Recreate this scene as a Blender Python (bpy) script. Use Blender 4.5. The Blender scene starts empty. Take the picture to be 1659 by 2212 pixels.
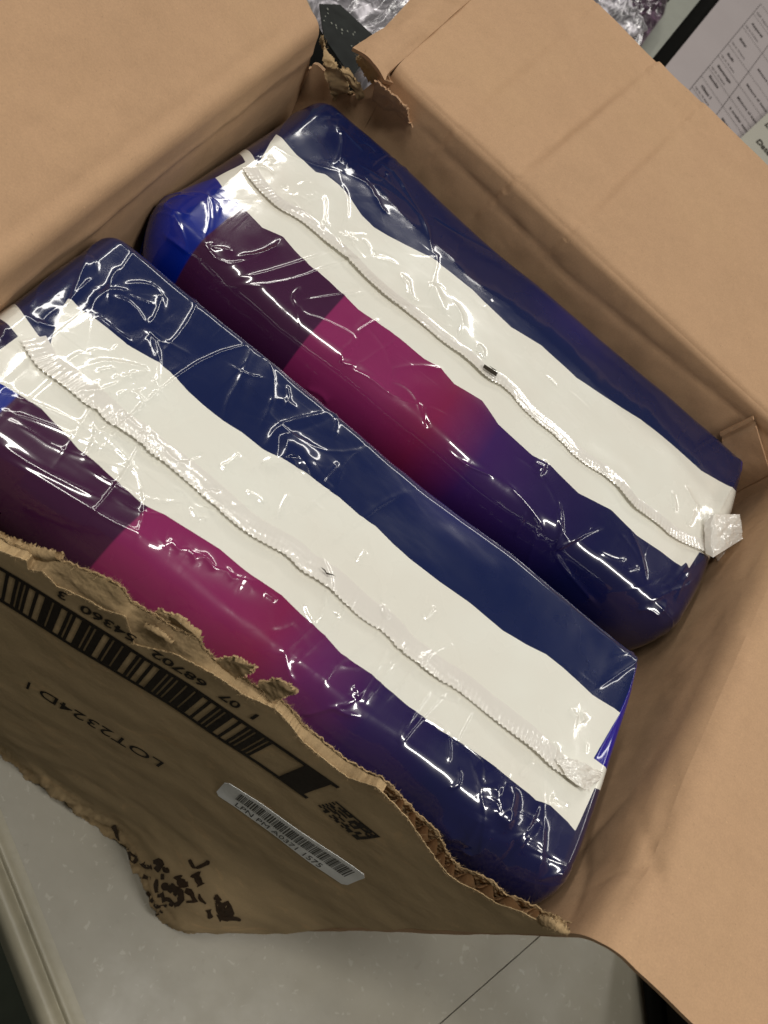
import bpy, math
import numpy as np
from mathutils import Matrix, Vector

sc = bpy.context.scene
col = sc.collection
rng = np.random.default_rng(7)

# ------------------------------------------------------------------ camera
S = 0.40            # metres per unit of depth
HF = 2.47           # depth of the floor under the camera, in units
CX, CY, F = 829.5, 1106.0, 1850.0
D1 = np.array([-0.46421526, 0.68182673, -0.56534636])
D2 = np.array([-0.77745115, -0.61947387, -0.1087283])
NN = np.array([-0.42435116, 0.38905584, 0.81765619])
cam_d = bpy.data.cameras.new('camera')
cam = bpy.data.objects.new('camera', cam_d)
col.objects.link(cam)
sc.camera = cam
M = np.array([-D2, -D1, -NN])            # world = M @ (right, down, forward)
ex, eu, eb = M @ [1, 0, 0], M @ [0, -1, 0], M @ [0, 0, -1]
mw = Matrix(((ex[0], eu[0], eb[0], 0), (ex[1], eu[1], eb[1], 0), (ex[2], eu[2], eb[2], HF * S), (0, 0, 0, 1)))
cam.matrix_world = mw
cam_d.sensor_fit = 'VERTICAL'
cam_d.sensor_height = 36.0
cam_d.lens = 36.0 * F / 2212.0
cam_d.clip_start = 0.02
cam_d.clip_end = 50
cam_d.dof.use_dof = True
cam_d.dof.focus_distance = 0.56
cam_d.dof.aperture_fstop = 15.0

# ------------------------------------------------------------------ light
w = bpy.data.worlds.new('World')
sc.world = w
w.use_nodes = True
w.node_tree.nodes['Background'].inputs[0].default_value = (1.0, 0.93, 0.80, 1)
w.node_tree.nodes['Background'].inputs[1].default_value = 0.065
sc.view_settings.view_transform = 'Standard'
sc.view_settings.look = 'None'
sc.view_settings.gamma = 1
sc.view_settings.exposure = 0.20

def lamp(name, loc, size, power, target, color=(1.0, 0.965, 0.90)):
    l = bpy.data.lights.new(name, 'AREA')
    l.shape = 'RECTANGLE'
    l.size, l.size_y = size
    l.energy = power
    l.color = color
    o = bpy.data.objects.new(name, l)
    col.objects.link(o)
    o.location = loc
    o.rotation_euler = (Vector(target) - Vector(loc)).to_track_quat('-Z', 'Y').to_euler()
    return o
def strip(loc, size, power):
    lamp('ceiling_lamp', loc, size, power, (loc[0], loc[1], 0.0))
strip((-0.55, -0.05, 2.75), (0.9, 0.19), 17)
strip((1.15, -0.05, 2.75), (1.0, 0.19), 20)
strip((-1.5, 2.0, 2.75), (0.16, 3.2), 24)
strip((2.3, 2.0, 2.75), (0.16, 3.2), 17)
strip((0.3, 4.3, 2.75), (3.2, 0.55), 62)

# ------------------------------------------------------------------ small helpers
def ray(px, py):
    v = np.array([px - CX, py - CY, F])
    a = M @ v
    return np.array([a[0], a[1], -a[2]]) / F       # (X, Y, h) direction, h grows downwards
def at(px, py, h=1.0):                             # point of the picture's ray at depth h
    r = ray(px, py)
    return r * (h / r[2])
def on_plane(px, py, p0, n):                       # ... on a plane
    r = ray(px, py)
    return r * (np.dot(p0, n) / np.dot(r, n))
def wp(q):                                         # (X, Y, h) -> metres
    q = np.asarray(q, float)
    out = np.empty_like(q)
    out[..., 0] = q[..., 0] * S
    out[..., 1] = q[..., 1] * S
    out[..., 2] = (HF - q[..., 2]) * S
    return out
def to_px(q):                                      # (X, Y, h) -> pixel
    q = np.asarray(q, float)
    wv = np.stack([q[..., 0], q[..., 1], -q[..., 2]], -1)
    c = wv @ M                                     # M is orthonormal
    return CX + F * c[..., 0] / c[..., 2], CY + F * c[..., 1] / c[..., 2]

def link(name, me, mat, parent=None, smooth=True):
    if smooth:
        me.polygons.foreach_set('use_smooth', np.ones(len(me.polygons), bool))
    if mat is not None:
        me.materials.append(mat)
    o = bpy.data.objects.new(name, me)
    col.objects.link(o)
    if parent is not None:
        o.parent = parent
        o.matrix_parent_inverse = parent.matrix_world.inverted()
    return o
def mesh(name, verts, faces, mat, parent=None, smooth=True):
    me = bpy.data.meshes.new(name)
    me.from_pydata(np.asarray(verts, float).tolist(), [], [list(map(int, f)) for f in faces])
    me.update()
    return link(name, me, mat, parent, smooth)
def tag(o, label, cat, group=None, kind=None):
    if label: o['label'] = label
    if cat: o['category'] = cat
    if group: o['group'] = group
    if kind: o['kind'] = kind
    return o
def thing(name, loc, label, cat, group=None):
    o = bpy.data.objects.new(name, None)
    col.objects.link(o)
    o.location = wp(loc)
    o.empty_display_size = 0.02
    bpy.context.view_layer.update()
    return tag(o, label, cat, group)

def gridmesh(name, P, mat, parent=None, attrs=None, cols=None, smooth=True, flip=False):
    """P: (nu, nv, 3) in (X, Y, h)"""
    nu, nv = P.shape[:2]
    V = wp(P).reshape(-1, 3)
    idx = np.arange(nu * nv).reshape(nu, nv)
    q = np.stack([idx[:-1, :-1], idx[1:, :-1], idx[1:, 1:], idx[:-1, 1:]], -1).reshape(-1, 4)
    if flip: q = q[:, ::-1]
    me = bpy.data.meshes.new(name)
    me.vertices.add(len(V)); me.vertices.foreach_set('co', V.ravel())
    n = len(q)
    me.loops.add(n * 4); me.loops.foreach_set('vertex_index', q.ravel().astype(np.int32))
    me.polygons.add(n)
    me.polygons.foreach_set('loop_start', (np.arange(n) * 4).astype(np.int32))
    me.update(calc_edges=True)
    for k, a in (attrs or {}).items():
        at_ = me.attributes.new(k, 'FLOAT', 'POINT')
        at_.data.foreach_set('value', np.asarray(a, np.float32).ravel())
    for k, a in (cols or {}).items():
        at_ = me.attributes.new(k, 'FLOAT_COLOR', 'POINT')
        a = np.asarray(a, np.float32).reshape(-1, 3)
        at_.data.foreach_set('color', np.concatenate([a, np.ones((len(a), 1), np.float32)], 1).ravel())
    return link(name, me, mat, parent, smooth)

def gnormals(P):
    du = np.gradient(P, axis=0); dv = np.gradient(P, axis=1)
    n = np.cross(du, dv)
    return n / (np.linalg.norm(n, axis=-1, keepdims=True) + 1e-12)

def shell(name, P, N, th, mat, parent=None, flip=False):
    """closed sheet: P the seen face, the other face th along N"""
    nu, nv = P.shape[:2]
    A = P.reshape(-1, 3); B = (P + N * th).reshape(-1, 3)
    V = wp(np.concatenate([A, B]))
    idx = np.arange(nu * nv).reshape(nu, nv); n0 = nu * nv
    q = np.stack([idx[:-1, :-1], idx[1:, :-1], idx[1:, 1:], idx[:-1, 1:]], -1).reshape(-1, 4)
    ring = np.concatenate([idx[:, 0], idx[-1, 1:], idx[-2::-1, -1], idx[0, -2:0:-1]])
    r2 = np.roll(ring, -1)
    side = np.stack([ring, ring + n0, r2 + n0, r2], -1)
    F_ = np.concatenate([q, (q + n0)[:, ::-1], side])
    if flip: F_ = F_[:, ::-1]
    me = bpy.data.meshes.new(name)
    me.vertices.add(len(V)); me.vertices.foreach_set('co', V.ravel())
    me.loops.add(len(F_) * 4); me.loops.foreach_set('vertex_index', F_.ravel().astype(np.int32))
    me.polygons.add(len(F_)); me.polygons.foreach_set('loop_start', (np.arange(len(F_)) * 4).astype(np.int32))
    me.update(calc_edges=True)
    sm = np.ones(len(F_), bool); sm[2 * len(q):] = False
    me.polygons.foreach_set('use_smooth', sm)
    # sharp borders
    me.shade_flat() if False else None
    o = link(name, me, mat, parent, smooth=False)
    me.polygons.foreach_set('use_smooth', sm)
    at_ = me.attributes.new('sharp_edge', 'BOOLEAN', 'EDGE')
    ev = np.empty(len(me.edges) * 2, np.int32); me.edges.foreach_get('vertices', ev); ev = ev.reshape(-1, 2)
    onr = np.zeros(2 * n0, bool); onr[ring] = True; onr[ring + n0] = True
    at_.data.foreach_set('value', onr[ev[:, 0]] & onr[ev[:, 1]])
    return o

# numpy gradient noise
_perm = rng.permutation(512); _perm = np.concatenate([_perm, _perm, _perm])
_g = rng.normal(size=(512, 2)); _g /= np.linalg.norm(_g, axis=1, keepdims=True)
def gn(x, y, seed=0):
    x = np.asarray(x, float) + seed * 17.31; y = np.asarray(y, float) + seed * 9.77
    xi = np.floor(x).astype(int); yi = np.floor(y).astype(int)
    xf, yf = x - xi, y - yi
    def gr(ix, iy, fx, fy):
        g = _g[_perm[(_perm[ix % 512] + iy) % 512]]
        return g[..., 0] * fx + g[..., 1] * fy
    u = xf ** 3 * (xf * (xf * 6 - 15) + 10); v = yf ** 3 * (yf * (yf * 6 - 15) + 10)
    a = gr(xi, yi, xf, yf); b = gr(xi + 1, yi, xf - 1, yf)
    c = gr(xi, yi + 1, xf, yf - 1); d = gr(xi + 1, yi + 1, xf - 1, yf - 1)
    return (a + (b - a) * u) * (1 - v) + (c + (d - c) * u) * v
def fbm(x, y, oct=3, seed=0):
    r = 0; a = 1.0
    for k in range(oct):
        r = r + a * gn(x * 2 ** k, y * 2 ** k, seed + k); a *= .5
    return r
def ridge(x, y, seed=0):
    return 1 - np.minimum(1, np.abs(gn(x, y, seed)) * 3.2)
def sstep(a, b, x):
    t = np.clip((x - a) / (b - a), 0, 1); return t * t * (3 - 2 * t)

def poly_len(pts):
    pts = np.asarray(pts, float)
    d = np.r_[0, np.cumsum(np.linalg.norm(np.diff(pts, axis=0), axis=1))]
    return pts, d
def resample(pts, n):
    pts, d = poly_len(pts)
    t = np.linspace(0, d[-1], n)
    return np.stack([np.interp(t, d, pts[:, k]) for k in range(pts.shape[1])], -1)
def chaikin(pts, k=2):
    pts = np.asarray(pts, float)
    for _ in range(k):
        a = pts[:-1] * .75 + pts[1:] * .25; b = pts[:-1] * .25 + pts[1:] * .75
        m = np.empty((2 * len(a), pts.shape[1])); m[0::2] = a; m[1::2] = b
        pts = np.concatenate([pts[:1], m, pts[-1:]])
    return pts

# ------------------------------------------------------------------ materials
def srgb(r, g, b):
    c = np.array([r, g, b]) / 255.0
    return np.where(c <= .04045, c / 12.92, ((c + .055) / 1.055) ** 2.4)
class Mat:
    def __init__(s, name):
        s.m = bpy.data.materials.new(name); s.m.use_nodes = True
        s.t = s.m.node_tree; s.b = s.t.nodes['Principled BSDF']
    def n(s, typ, **kw):
        nd = s.t.nodes.new(typ)
        for k, v in kw.items():
            if k in nd.inputs: nd.inputs[k].default_value = v
            else: setattr(nd, k, v)
        return nd
    def l(s, a, b): s.t.links.new(a, b)
    def noise(s, scale, detail=4, rough=.55, vec=None, dist=0):
        nd = s.n('ShaderNodeTexNoise', Scale=scale, Detail=detail, Roughness=rough, Distortion=dist)
        s.l((vec or s.co()), nd.inputs['Vector']); return nd.outputs['Fac']
    def co(s):
        if not hasattr(s, '_co'):
            s._co = s.n('ShaderNodeNewGeometry').outputs['Position']
        return s._co
    def mapped(s, scale, rot=(0, 0, 0)):
        m = s.n('ShaderNodeMapping'); m.inputs['Scale'].default_value = scale; m.inputs['Rotation'].default_value = rot
        s.l(s.co(), m.inputs['Vector']); return m.outputs[0]
    def ramp(s, fac, stops):
        r = s.n('ShaderNodeValToRGB'); cr = r.color_ramp
        while len(cr.elements) < len(stops): cr.elements.new(.5)
        for e, (p, c) in zip(cr.elements, stops):
            e.position = p; e.color = (*c, 1) if len(c) == 3 else c
        s.l(fac, r.inputs[0]); return r.outputs[0]
    def mix(s, fac, a, b, mode='MIX'):
        m = s.n('ShaderNodeMix', data_type='RGBA', blend_type=mode)
        for val, i in ((fac, 0), (a, 6), (b, 7)):
            if hasattr(val, 'is_output') or hasattr(val, 'links'): s.l(val, m.inputs[i])
            else: m.inputs[i].default_value = val if i == 0 else (*val, 1)
        return m.outputs[2]
    def math(s, op, a, b=0.0, c=0.0, clamp=False):
        m = s.n('ShaderNodeMath', operation=op, use_clamp=clamp)
        for i, v in enumerate((a, b, c)):
            if hasattr(v, 'links'): s.l(v, m.inputs[i])
            else: m.inputs[i].default_value = v
        return m.outputs[0]
    def bump(s, h, strength, dist, prev=None):
        b = s.n('ShaderNodeBump', Strength=strength, Distance=dist)
        s.l(h, b.inputs['Height'])
        if prev is not None: s.l(prev, b.inputs['Normal'])
        return b.outputs[0]
    def attr(s, name):
        a = s.n('ShaderNodeAttribute', attribute_name=name); return a
    def set(s, **kw):
        for k, v in kw.items():
            i = s.b.inputs[k.replace('_', ' ')]
            if hasattr(v, 'links'): s.l(v, i)
            else: i.default_value = v if not isinstance(v, tuple) else (*v, 1)
        return s

def kraft(name, base, fib=0.10, scuff=False, rough=.78, contrast=1.0, flute=None):
    m = Mat(name)
    b = np.array(base)
    n1 = m.noise(9, 4, .6); n2 = m.noise(900, 2, .6); n3 = m.noise(260, 3, .6)
    c = m.ramp(n1, [(.3, tuple(b * [1 - .13 * contrast, 1 - .15 * contrast, 1 - .12 * contrast])), (.5, tuple(b * [1.02, .98, 1.0])), (.7, tuple(b * [1 + .06 * contrast, 1 + .07 * contrast, 1 + .02 * contrast]))])
    c = m.mix(.45, c, m.ramp(m.noise(190, 3, .7), [(.3, tuple(b * .84)), (.7, tuple(b * 1.12))]))
    c = m.mix(.55, c, m.ramp(n2, [(.25, tuple(b * .86)), (.75, tuple(b * 1.12))]))
    sp = m.ramp(m.noise(620, 1, .5), [(.74, (0, 0, 0)), (.79, (1, 1, 1))])
    c = m.mix(m.math('MULTIPLY', sp, .35), c, tuple(b * .42))
    sp2 = m.ramp(m.noise(430, 1, .5, vec=m.mapped((1, 1, 1), (.3, .5, 1))), [(.76, (0, 0, 0)), (.80, (1, 1, 1))])
    c = m.mix(m.math('MULTIPLY', sp2, .25), c, tuple(np.minimum(b * 1.6, .9)))
    if scuff:
        s1 = m.ramp(m.noise(22, 6, .7, dist=1.2), [(.56, (0, 0, 0)), (.66, (1, 1, 1))])
        c = m.mix(m.math('MULTIPLY', s1, .35), c, tuple(np.minimum(b * [1.5, 1.35, 1.25], .9)))
        s2 = m.ramp(m.noise(5, 5, .7, dist=.8), [(.5, (0, 0, 0)), (.72, (1, 1, 1))])
        c = m.mix(m.math('MULTIPLY', s2, .4), c, tuple(b * .72))
    nb = m.bump(n3, fib, .0006)
    nb = m.bump(m.noise(30, 3, .5), .25, .003, nb)
    if flute:
        wv_ = m.n('ShaderNodeTexWave', Scale=39.0, Distortion=.3)
        wv_.wave_type = 'BANDS'; wv_.bands_direction = flute
        m.l(m.co(), wv_.inputs['Vector'])
        nb = m.bump(wv_.outputs['Fac'], .10, .0006, nb)
    m.set(Base_Color=c, Roughness=rough, Normal=nb)
    m.b.inputs['Specular IOR Level'].default_value = .25
    return m.m
KR = srgb(184, 150, 117)
M_kraft = kraft('kraft_board', KR)
M_kraft_x = kraft('kraft_board_long', KR, flute='X')
M_kraft_y = kraft('kraft_board_short', KR, flute='Y')
M_kraft_out = kraft('kraft_board_outer', srgb(184, 160, 122), scuff=True)
M_torn = kraft('torn_kraft_fibre', srgb(172, 147, 110), fib=.9, rough=.95, contrast=2.0)
M_flute = kraft('fluting_paper', srgb(176, 138, 98), fib=.5, rough=.9)

def plain(name, base, rough=.6, spec=.4, var=.1, sc_=40):
    m = Mat(name); b = np.array(base)
    m.set(Base_Color=m.ramp(m.noise(sc_, 4), [(.3, tuple(b * (1 - var))), (.7, tuple(b * (1 + var)))]), Roughness=rough)
    m.b.inputs['Specular IOR Level'].default_value = spec
    return m.m
M_ink = plain('black_print_ink', srgb(38, 30, 24), .7, .2, .25, 300)
M_smear = plain('smeared_brown_ink', srgb(58, 42, 28), .8, .2, .3, 200)
M_label = plain('white_label_paper', srgb(240, 241, 240), .5, .3, .03)
M_labelink = plain('label_ink', (.012, .012, .012), .5, .3)
M_paper = plain('sheet_paper', srgb(152, 143, 143), .55, .3, .04, 8)
M_paper2 = plain('form_paper', srgb(158, 155, 143), .55, .3, .03, 8)
M_greyink = plain('grey_toner', srgb(66, 58, 58), .6, .2)
M_darkink = plain('dark_toner', srgb(40, 32, 20), .6, .2)
M_black = plain('black_rubber', (.008, .008, .007), .95, .05)
M_graymetal = plain('grey_painted_metal', srgb(128, 130, 120), .5, .4, .05)
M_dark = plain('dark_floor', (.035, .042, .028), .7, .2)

# printed film
def film(name, printed=True):
    m = Mat(name)
    white = (0.80, 0.79, 0.71)
    if printed:
        pc = m.attr('print_colour').outputs['Color']
        wsd = m.attr('white_sdf').outputs['Fac']
        mask = m.math('MULTIPLY_ADD', wsd, -2500.0, .5, clamp=True)
        wn = m.ramp(m.noise(14, 3), [(.3, (.77, .745, .665)), (.7, (.81, .81, .735))])
        c = m.mix(mask, pc, wn)
    else:
        c = m.ramp(m.noise(14, 3), [(.3, (.81, .775, .72)), (.7, (.84, .82, .76))])
    rgh = m.ramp(m.noise(30, 3), [(.35, (.22,) * 3), (.7, (.32,) * 3)])
    st = m.mapped((60, 160, 80), (0, 0, .6))
    nb = m.bump(m.noise(1.0, 1, .4, vec=st), .05, .002)
    m.set(Base_Color=c, Roughness=rgh, Normal=nb, IOR=1.5)
    m.b.inputs['Specular IOR Level'].default_value = .28
    m.b.inputs['Coat Weight'].default_value = 1.0
    m.b.inputs['Coat IOR'].default_value = 1.68
    m.b.inputs['Coat Roughness'].default_value = .075
    return m.m
M_film = film('printed_film')
M_whitefilm = film('white_film', False)
def translucent(mat, fac):
    m2 = mat.copy(); t = m2.node_tree; out = t.nodes['Material Output']; b = t.nodes['Principled BSDF']
    tr_ = t.nodes.new('ShaderNodeBsdfTranslucent'); tr_.inputs[0].default_value = (.95, .9, .8, 1)
    mx = t.nodes.new('ShaderNodeMixShader'); mx.inputs[0].default_value = fac
    t.links.new(b.outputs[0], mx.inputs[1]); t.links.new(tr_.outputs[0], mx.inputs[2]); t.links.new(mx.outputs[0], out.inputs['Surface'])
    return m2
M_fin = translucent(M_whitefilm, .14); M_fin.name = 'thin_white_film'

# ------------------------------------------------------------------ floor and far setting
m = Mat('vinyl_tile')
c = m.ramp(m.noise(5, 5, .6), [(.3, tuple(srgb(130, 125, 110))), (.7, tuple(srgb(150, 145, 130)))])
fl = m.ramp(m.noise(100, 3, .55, dist=.6), [(.63, (0, 0, 0)), (.69, (1, 1, 1))])
c = m.mix(m.math('MULTIPLY', fl, .17), c, tuple(srgb(214, 210, 196)))
fl2 = m.ramp(m.noise(60, 4, .6, vec=m.mapped((1, 1, 1), (0, 0, 1.2)), dist=.5), [(.64, (0, 0, 0)), (.72, (1, 1, 1))])
c = m.mix(m.math('MULTIPLY', fl2, .35), c, tuple(srgb(120, 112, 98)))
dirt = m.ramp(m.noise(3, 6, .65), [(.45, (0, 0, 0)), (.75, (1, 1, 1))])
c = m.mix(m.math('MULTIPLY', dirt, .5), c, tuple(srgb(128, 120, 100)))
m.set(Base_Color=c, Roughness=m.ramp(m.noise(12, 4), [(.3, (.28,) * 3), (.7, (.45,) * 3)]), Normal=m.bump(m.noise(80, 3), .1, .001))
M_tile = m.m
M_grout = plain('dark_joint', srgb(70, 62, 52), .9, .1)

def box_verts(c0, c1):   # (X,Y,h) corners
    x0, y0, h0 = c0; x1, y1, h1 = c1
    return [(x0, y0, h0), (x1, y0, h0), (x1, y1, h0), (x0, y1, h0), (x0, y0, h1), (x1, y0, h1), (x1, y1, h1), (x0, y1, h1)]
BF = [(0, 1, 2, 3), (7, 6, 5, 4), (0, 4, 5, 1), (1, 5, 6, 2), (2, 6, 7, 3), (3, 7, 4, 0)]
def slab(name, quad, h0, h1, mat, parent=None):
    """quad: 4 XY points (ccw seen from above), h0 top, h1 bottom"""
    v = [(x, y, h0) for x, y in quad] + [(x, y, h1) for x, y in quad]
    f = [(0, 1, 2, 3), (7, 6, 5, 4), (0, 4, 5, 1), (1, 5, 6, 2), (2, 6, 7, 3), (3, 7, 4, 0)]
    return mesh(name, wp(np.array(v, float)), f, mat, parent, smooth=False)

# joint direction on the floor from its two ends
J0 = at(1180, 2010, HF)[:2]; J1 = at(950, 2212, HF)[:2]
jd = (J0 - J1) / np.linalg.norm(J0 - J1); jn = np.array([-jd[1], jd[0]])
# edge of the raised floor (left bottom)
E0 = at(0, 1822, HF)[:2]; E1 = at(147, 2190, HF)[:2]
ed = (E1 - E0) / np.linalg.norm(E1 - E0); en = np.array([-ed[1], ed[0]])
if np.dot(en, np.array([.6, .9]) - E0) < 0: en = -en        # towards the box
def line_x(p, d, q, e):     # intersection of p+t d and q+s e
    t = np.linalg.solve(np.array([d, -e]).T, q - p); return p + t[0] * d
gap = .0016
floor = slab('floor', [E0 - ed * 4, E0 + ed * 9, E0 + ed * 9 + en * 12, E0 - ed * 4 + en * 12], HF + .006, HF + .3, M_grout)
tag(floor, 'grey speckled vinyl tile floor under the carton', None, kind='structure')
# tiles: strips parallel to the joint, clipped by the edge line
for i in range(-3, 4):
    a = J0 + jn * (i * 1.75); b = J0 + jn * ((i + 1) * 1.75)
    a0 = line_x(a + jn * gap, jd, E0, ed); b0 = line_x(b - jn * gap, jd, E0, ed)
    sgn = 1 if np.dot(jd, en) > 0 else -1
    for k in range(2):
        p0, p1 = (0, 1e9)
        L0, L1 = (0.0, 3.4) if k == 0 else (3.4 + 2 * gap, 8.0)
        q = [a0 + jd * sgn * L0, b0 + jd * sgn * L0, b0 + jd * sgn * L1, a0 + jd * sgn * L1]
        ar = sum(q[j][0] * q[(j + 1) % 4][1] - q[(j + 1) % 4][0] * q[j][1] for j in range(4))
        if ar < 0: q = q[::-1]
        slab('tile', q, HF, HF + .0055, M_tile, floor)
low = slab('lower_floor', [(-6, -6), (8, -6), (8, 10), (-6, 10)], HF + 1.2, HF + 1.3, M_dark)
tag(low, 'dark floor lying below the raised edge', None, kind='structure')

# rounded trim along the edge: swept profile
m = Mat('trim_metal')
b_ = srgb(158, 152, 132)
c = m.ramp(m.noise(10, 5, .65), [(.3, tuple(b_ * .75)), (.7, tuple(b_ * 1.1))])
m.set(Base_Color=c, Roughness=.42, Normal=m.bump(m.noise(40, 4), .3, .002))
M_trim = m.m
prof = []
for (o_, z_) in [(0.03, .0), (.012, -.001), (.0, -.004), (-.006, -.002), (-.010, .010), (-.016, .006), (-.028, -.004), (-.042, -.005), (-.056, .006), (-.064, .030), (-.066, .09), (-.066, .25)]:
    prof.append((o_, z_))
prof = chaikin(prof, 2)
T = np.linspace(-3, 5, 60)
P = np.zeros((len(T), len(prof), 3))
for i, t in enumerate(T):
    wob = .004 * gn(t * 2.1, .3, 5)
    for j, (o_, z_) in enumerate(prof):
        p = E0 + ed * t + en * (o_ + wob)
        P[i, j] = (p[0], p[1], HF - .003 + z_)
tr = gridmesh('floor_edge_trim', P, M_trim, flip=True)
tag(tr, 'worn grey rounded trim strip along the raised floor edge, bottom left', 'trim')

# ------------------------------------------------------------------ carton
XL, YF_, YB_ = -.455, .36, 1.46
box = thing('cardboard_box', (0.1, .9, HF), 'large opened brown corrugated carton with torn front wall holding two film packs', 'box')
BOT = HF - .004
TH = .0085

def side(hinge, out, phi, wall_depth, flap_len, names, r=.02, seed=0, creases=(), nwall=70, nflap=90, nt=220, amp=.0035, open_len=None, skewf=None):
    """hinge: (n,3) polyline along the fold; out: unit XY outward; builds a wall (down) and a flap"""
    H = resample(hinge, nt)
    out = np.asarray(out, float)
    A = math.pi / 2 - phi
    arc = r * A
    s_w = np.concatenate([-np.linspace(wall_depth ** .5, 0, nwall) ** 2, np.linspace(0, arc * .5, 6)[1:]])
    s_f = np.concatenate([np.linspace(arc * .5, arc, 6), arc + np.linspace(0, flap_len, nflap)[1:]])
    def pos(s, part):
        P = np.zeros((nt, len(s), 3)); N = np.zeros_like(P)
        for j, sj in enumerate(s):
            if sj <= 0:
                d = (0, -sj); nrm = (1, 0)
            elif sj <= arc:
                a = sj / r; d = (r * (1 - math.cos(a)), -r * math.sin(a)); nrm = (math.cos(a), math.sin(a))
            else:
                e = sj - arc
                d = (r * (1 - math.cos(A)) + e * math.sin(A), -r * math.sin(A) - e * math.cos(A)); nrm = (math.cos(A), math.sin(A))
            P[:, j, 0] = H[:, 0] + out[0] * d[0]; P[:, j, 1] = H[:, 1] + out[1] * d[0]; P[:, j, 2] = H[:, 2] + d[1]
            N[:, j] = (out[0] * nrm[0], out[1] * nrm[0], nrm[1])
        T_ = np.linspace(0, 1, nt)[:, None] * np.ones((1, len(s))); Sg = np.ones((nt, 1)) * s[None]
        Lh = np.linalg.norm(H[-1] - H[0])
        u = T_ * Lh
        wv = amp * fbm(u * 4, Sg * 4, 3, seed) + amp * .35 * fbm(u * 16, Sg * 16, 2, seed + 9)
        wv *= sstep(0, .04, np.abs(Sg)) * .8 + .2
        for (pp, hh, ww, kind) in creases:
            pp = np.asarray(pp, float)
            a_, b_ = pp[0], pp[-1]
            dmin = np.full(u.shape, 9.); tt = np.zeros(u.shape)
            for k in range(len(pp) - 1):
                e = pp[k + 1] - pp[k]; L2 = e @ e
                t = np.clip(((u - pp[k][0]) * e[0] + (Sg - pp[k][1]) * e[1]) / L2, 0, 1)
                dx = u - pp[k][0] - t * e[0]; dy = Sg - pp[k][1] - t * e[1]
                dd = np.hypot(dx, dy); sd = np.sign(dx * e[1] - dy * e[0])
                better = dd < dmin; tt = np.where(better, (k + t) / (len(pp) - 1), tt)
                sgn_ = np.where(better, sd, 0) if k == 0 else np.where(better, sd, sgn_)
                dmin = np.minimum(dmin, dd)
            fade = np.sin(np.pi * np.clip(tt, 0, 1) * .9 + .15) ** .6
            if kind == 'v': wv += hh * np.exp(-dmin / ww) * fade
            else: wv += hh * sgn_ * (1 - np.exp(-dmin / ww)) * np.exp(-dmin / (ww * 7)) * fade
        P = P + N * wv[..., None]
        return P, N
    Pw, Nw = pos(s_w, 0); Pf, Nf = pos(s_f, 1)
    if skewf is not None: Pf, = (skewf(Pf),)
    mt = M_kraft_x if abs(out[1]) > .5 else M_kraft_y
    o1 = shell(names[0], Pw, Nw, TH, mt, box)
    o2 = shell(names[1], Pf, Nf, TH, mt, box) if flap_len > 0 else None
    return Pw, Pf, o1, o2

# left side (upper left of the picture)
side([(-.449, .335, 1.0), (-.449, .6, 1.0), (-.456, 1.0, 1.0), (-.463, 1.425, 1.0)], (-1, .0), math.radians(30), BOT - 1.0, .62,
     ('left_wall', 'flap'), r=.03, seed=3, amp=.006,
     creases=[([(.0, .045), (1.1, .05)], .0035, .010, 'v'), ([(-.1, -.035), (.5, -.04), (1.2, -.03)], -.006, .012, 'v'), ([(.2, -.075), (.7, -.06), (1.2, -.07)], .005, .012, 'v'), ([(.3, .14), (.9, .11)], .003, .04, 'v')])
# back side (upper right)
side([(-.325, 1.487, 1.0), (-.294, 1.48, 1.0), (.178, 1.458, 1.0), (.67, 1.437, 1.0), (.80, 1.43, 1.0)], (0, 1), math.radians(14), BOT - 1.0, .475,
     ('back_wall', 'flap'), r=.022, seed=11, amp=.0045,
     creases=[([(.16, .02), (.20, .42)], -.008, .014, 's'), ([(.31, .03), (.375, .45)], -.017, .013, 's'), ([(.46, .06), (.50, .40)], -.012, .013, 's'),
              ([(.0, .018), (1.1, .014)], .003, .008, 'v'), ([(0, -.03), (.5, -.06), (1.1, -.02)], .004, .012, 'v'), ([(0.05, .03), (.12, .10)], .003, .01, 'v')])
# the back wall runs on to the corner with the left wall
# right side
def rfl(P): return P
side([(.638, .362, 1.0), (.672, .478, 1.0), (.686, .643, 1.0), (.745, 1.179, 1.0), (.795, 1.47, 1.0)], (1, -.09), math.radians(-3), BOT - 1.0, .60,
     ('right_wall', 'flap'), r=.05, seed=21, amp=.006,
     creases=[([(.0, .10), (.12, .06), (.20, .0)], .007, .012, 'v'), ([(.02, -.02), (.10, -.06), (.2, -.14)], .006, .012, 'v'),
              ([(.25, -.05), (.16, -.12), (.07, -.2)], .006, .014, 'v'), ([(.0, .17), (.16, .19), (.35, .12)], -.005, .03, 's'),
              ([(.0, .04), (.22, .03)], .004, .006, 'v'), ([(.08, -.03), (.14, .05), (.30, .02)], .004, .010, 'v')])
# bottom of the carton
slab('bottom_panel', [(XL, .42), (.62, .42), (.76, 1.47), (XL, 1.47)], BOT - .012, BOT, M_kraft, box)
# piece of back wall between its fold and the left corner
n = 30
P = np.zeros((n, 40, 3))
for i, x in enumerate(np.linspace(-.47, -.322, n)):
    for j, h in enumerate(np.linspace(0, 1, 40)):
        top = 1.09 + .03 * gn(x * 30, .5, 4) - .08 * sstep(-.39, -.33, x)
        hh = top + (BOT - top) * h ** 2
        P[i, j] = (x, 1.485 + .004 * gn(x * 14, hh * 9, 2), hh)
N = np.zeros_like(P); N[..., 1] = 1
shell('back_wall_corner', P, N, TH, M_kraft, box, flip=True)

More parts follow.
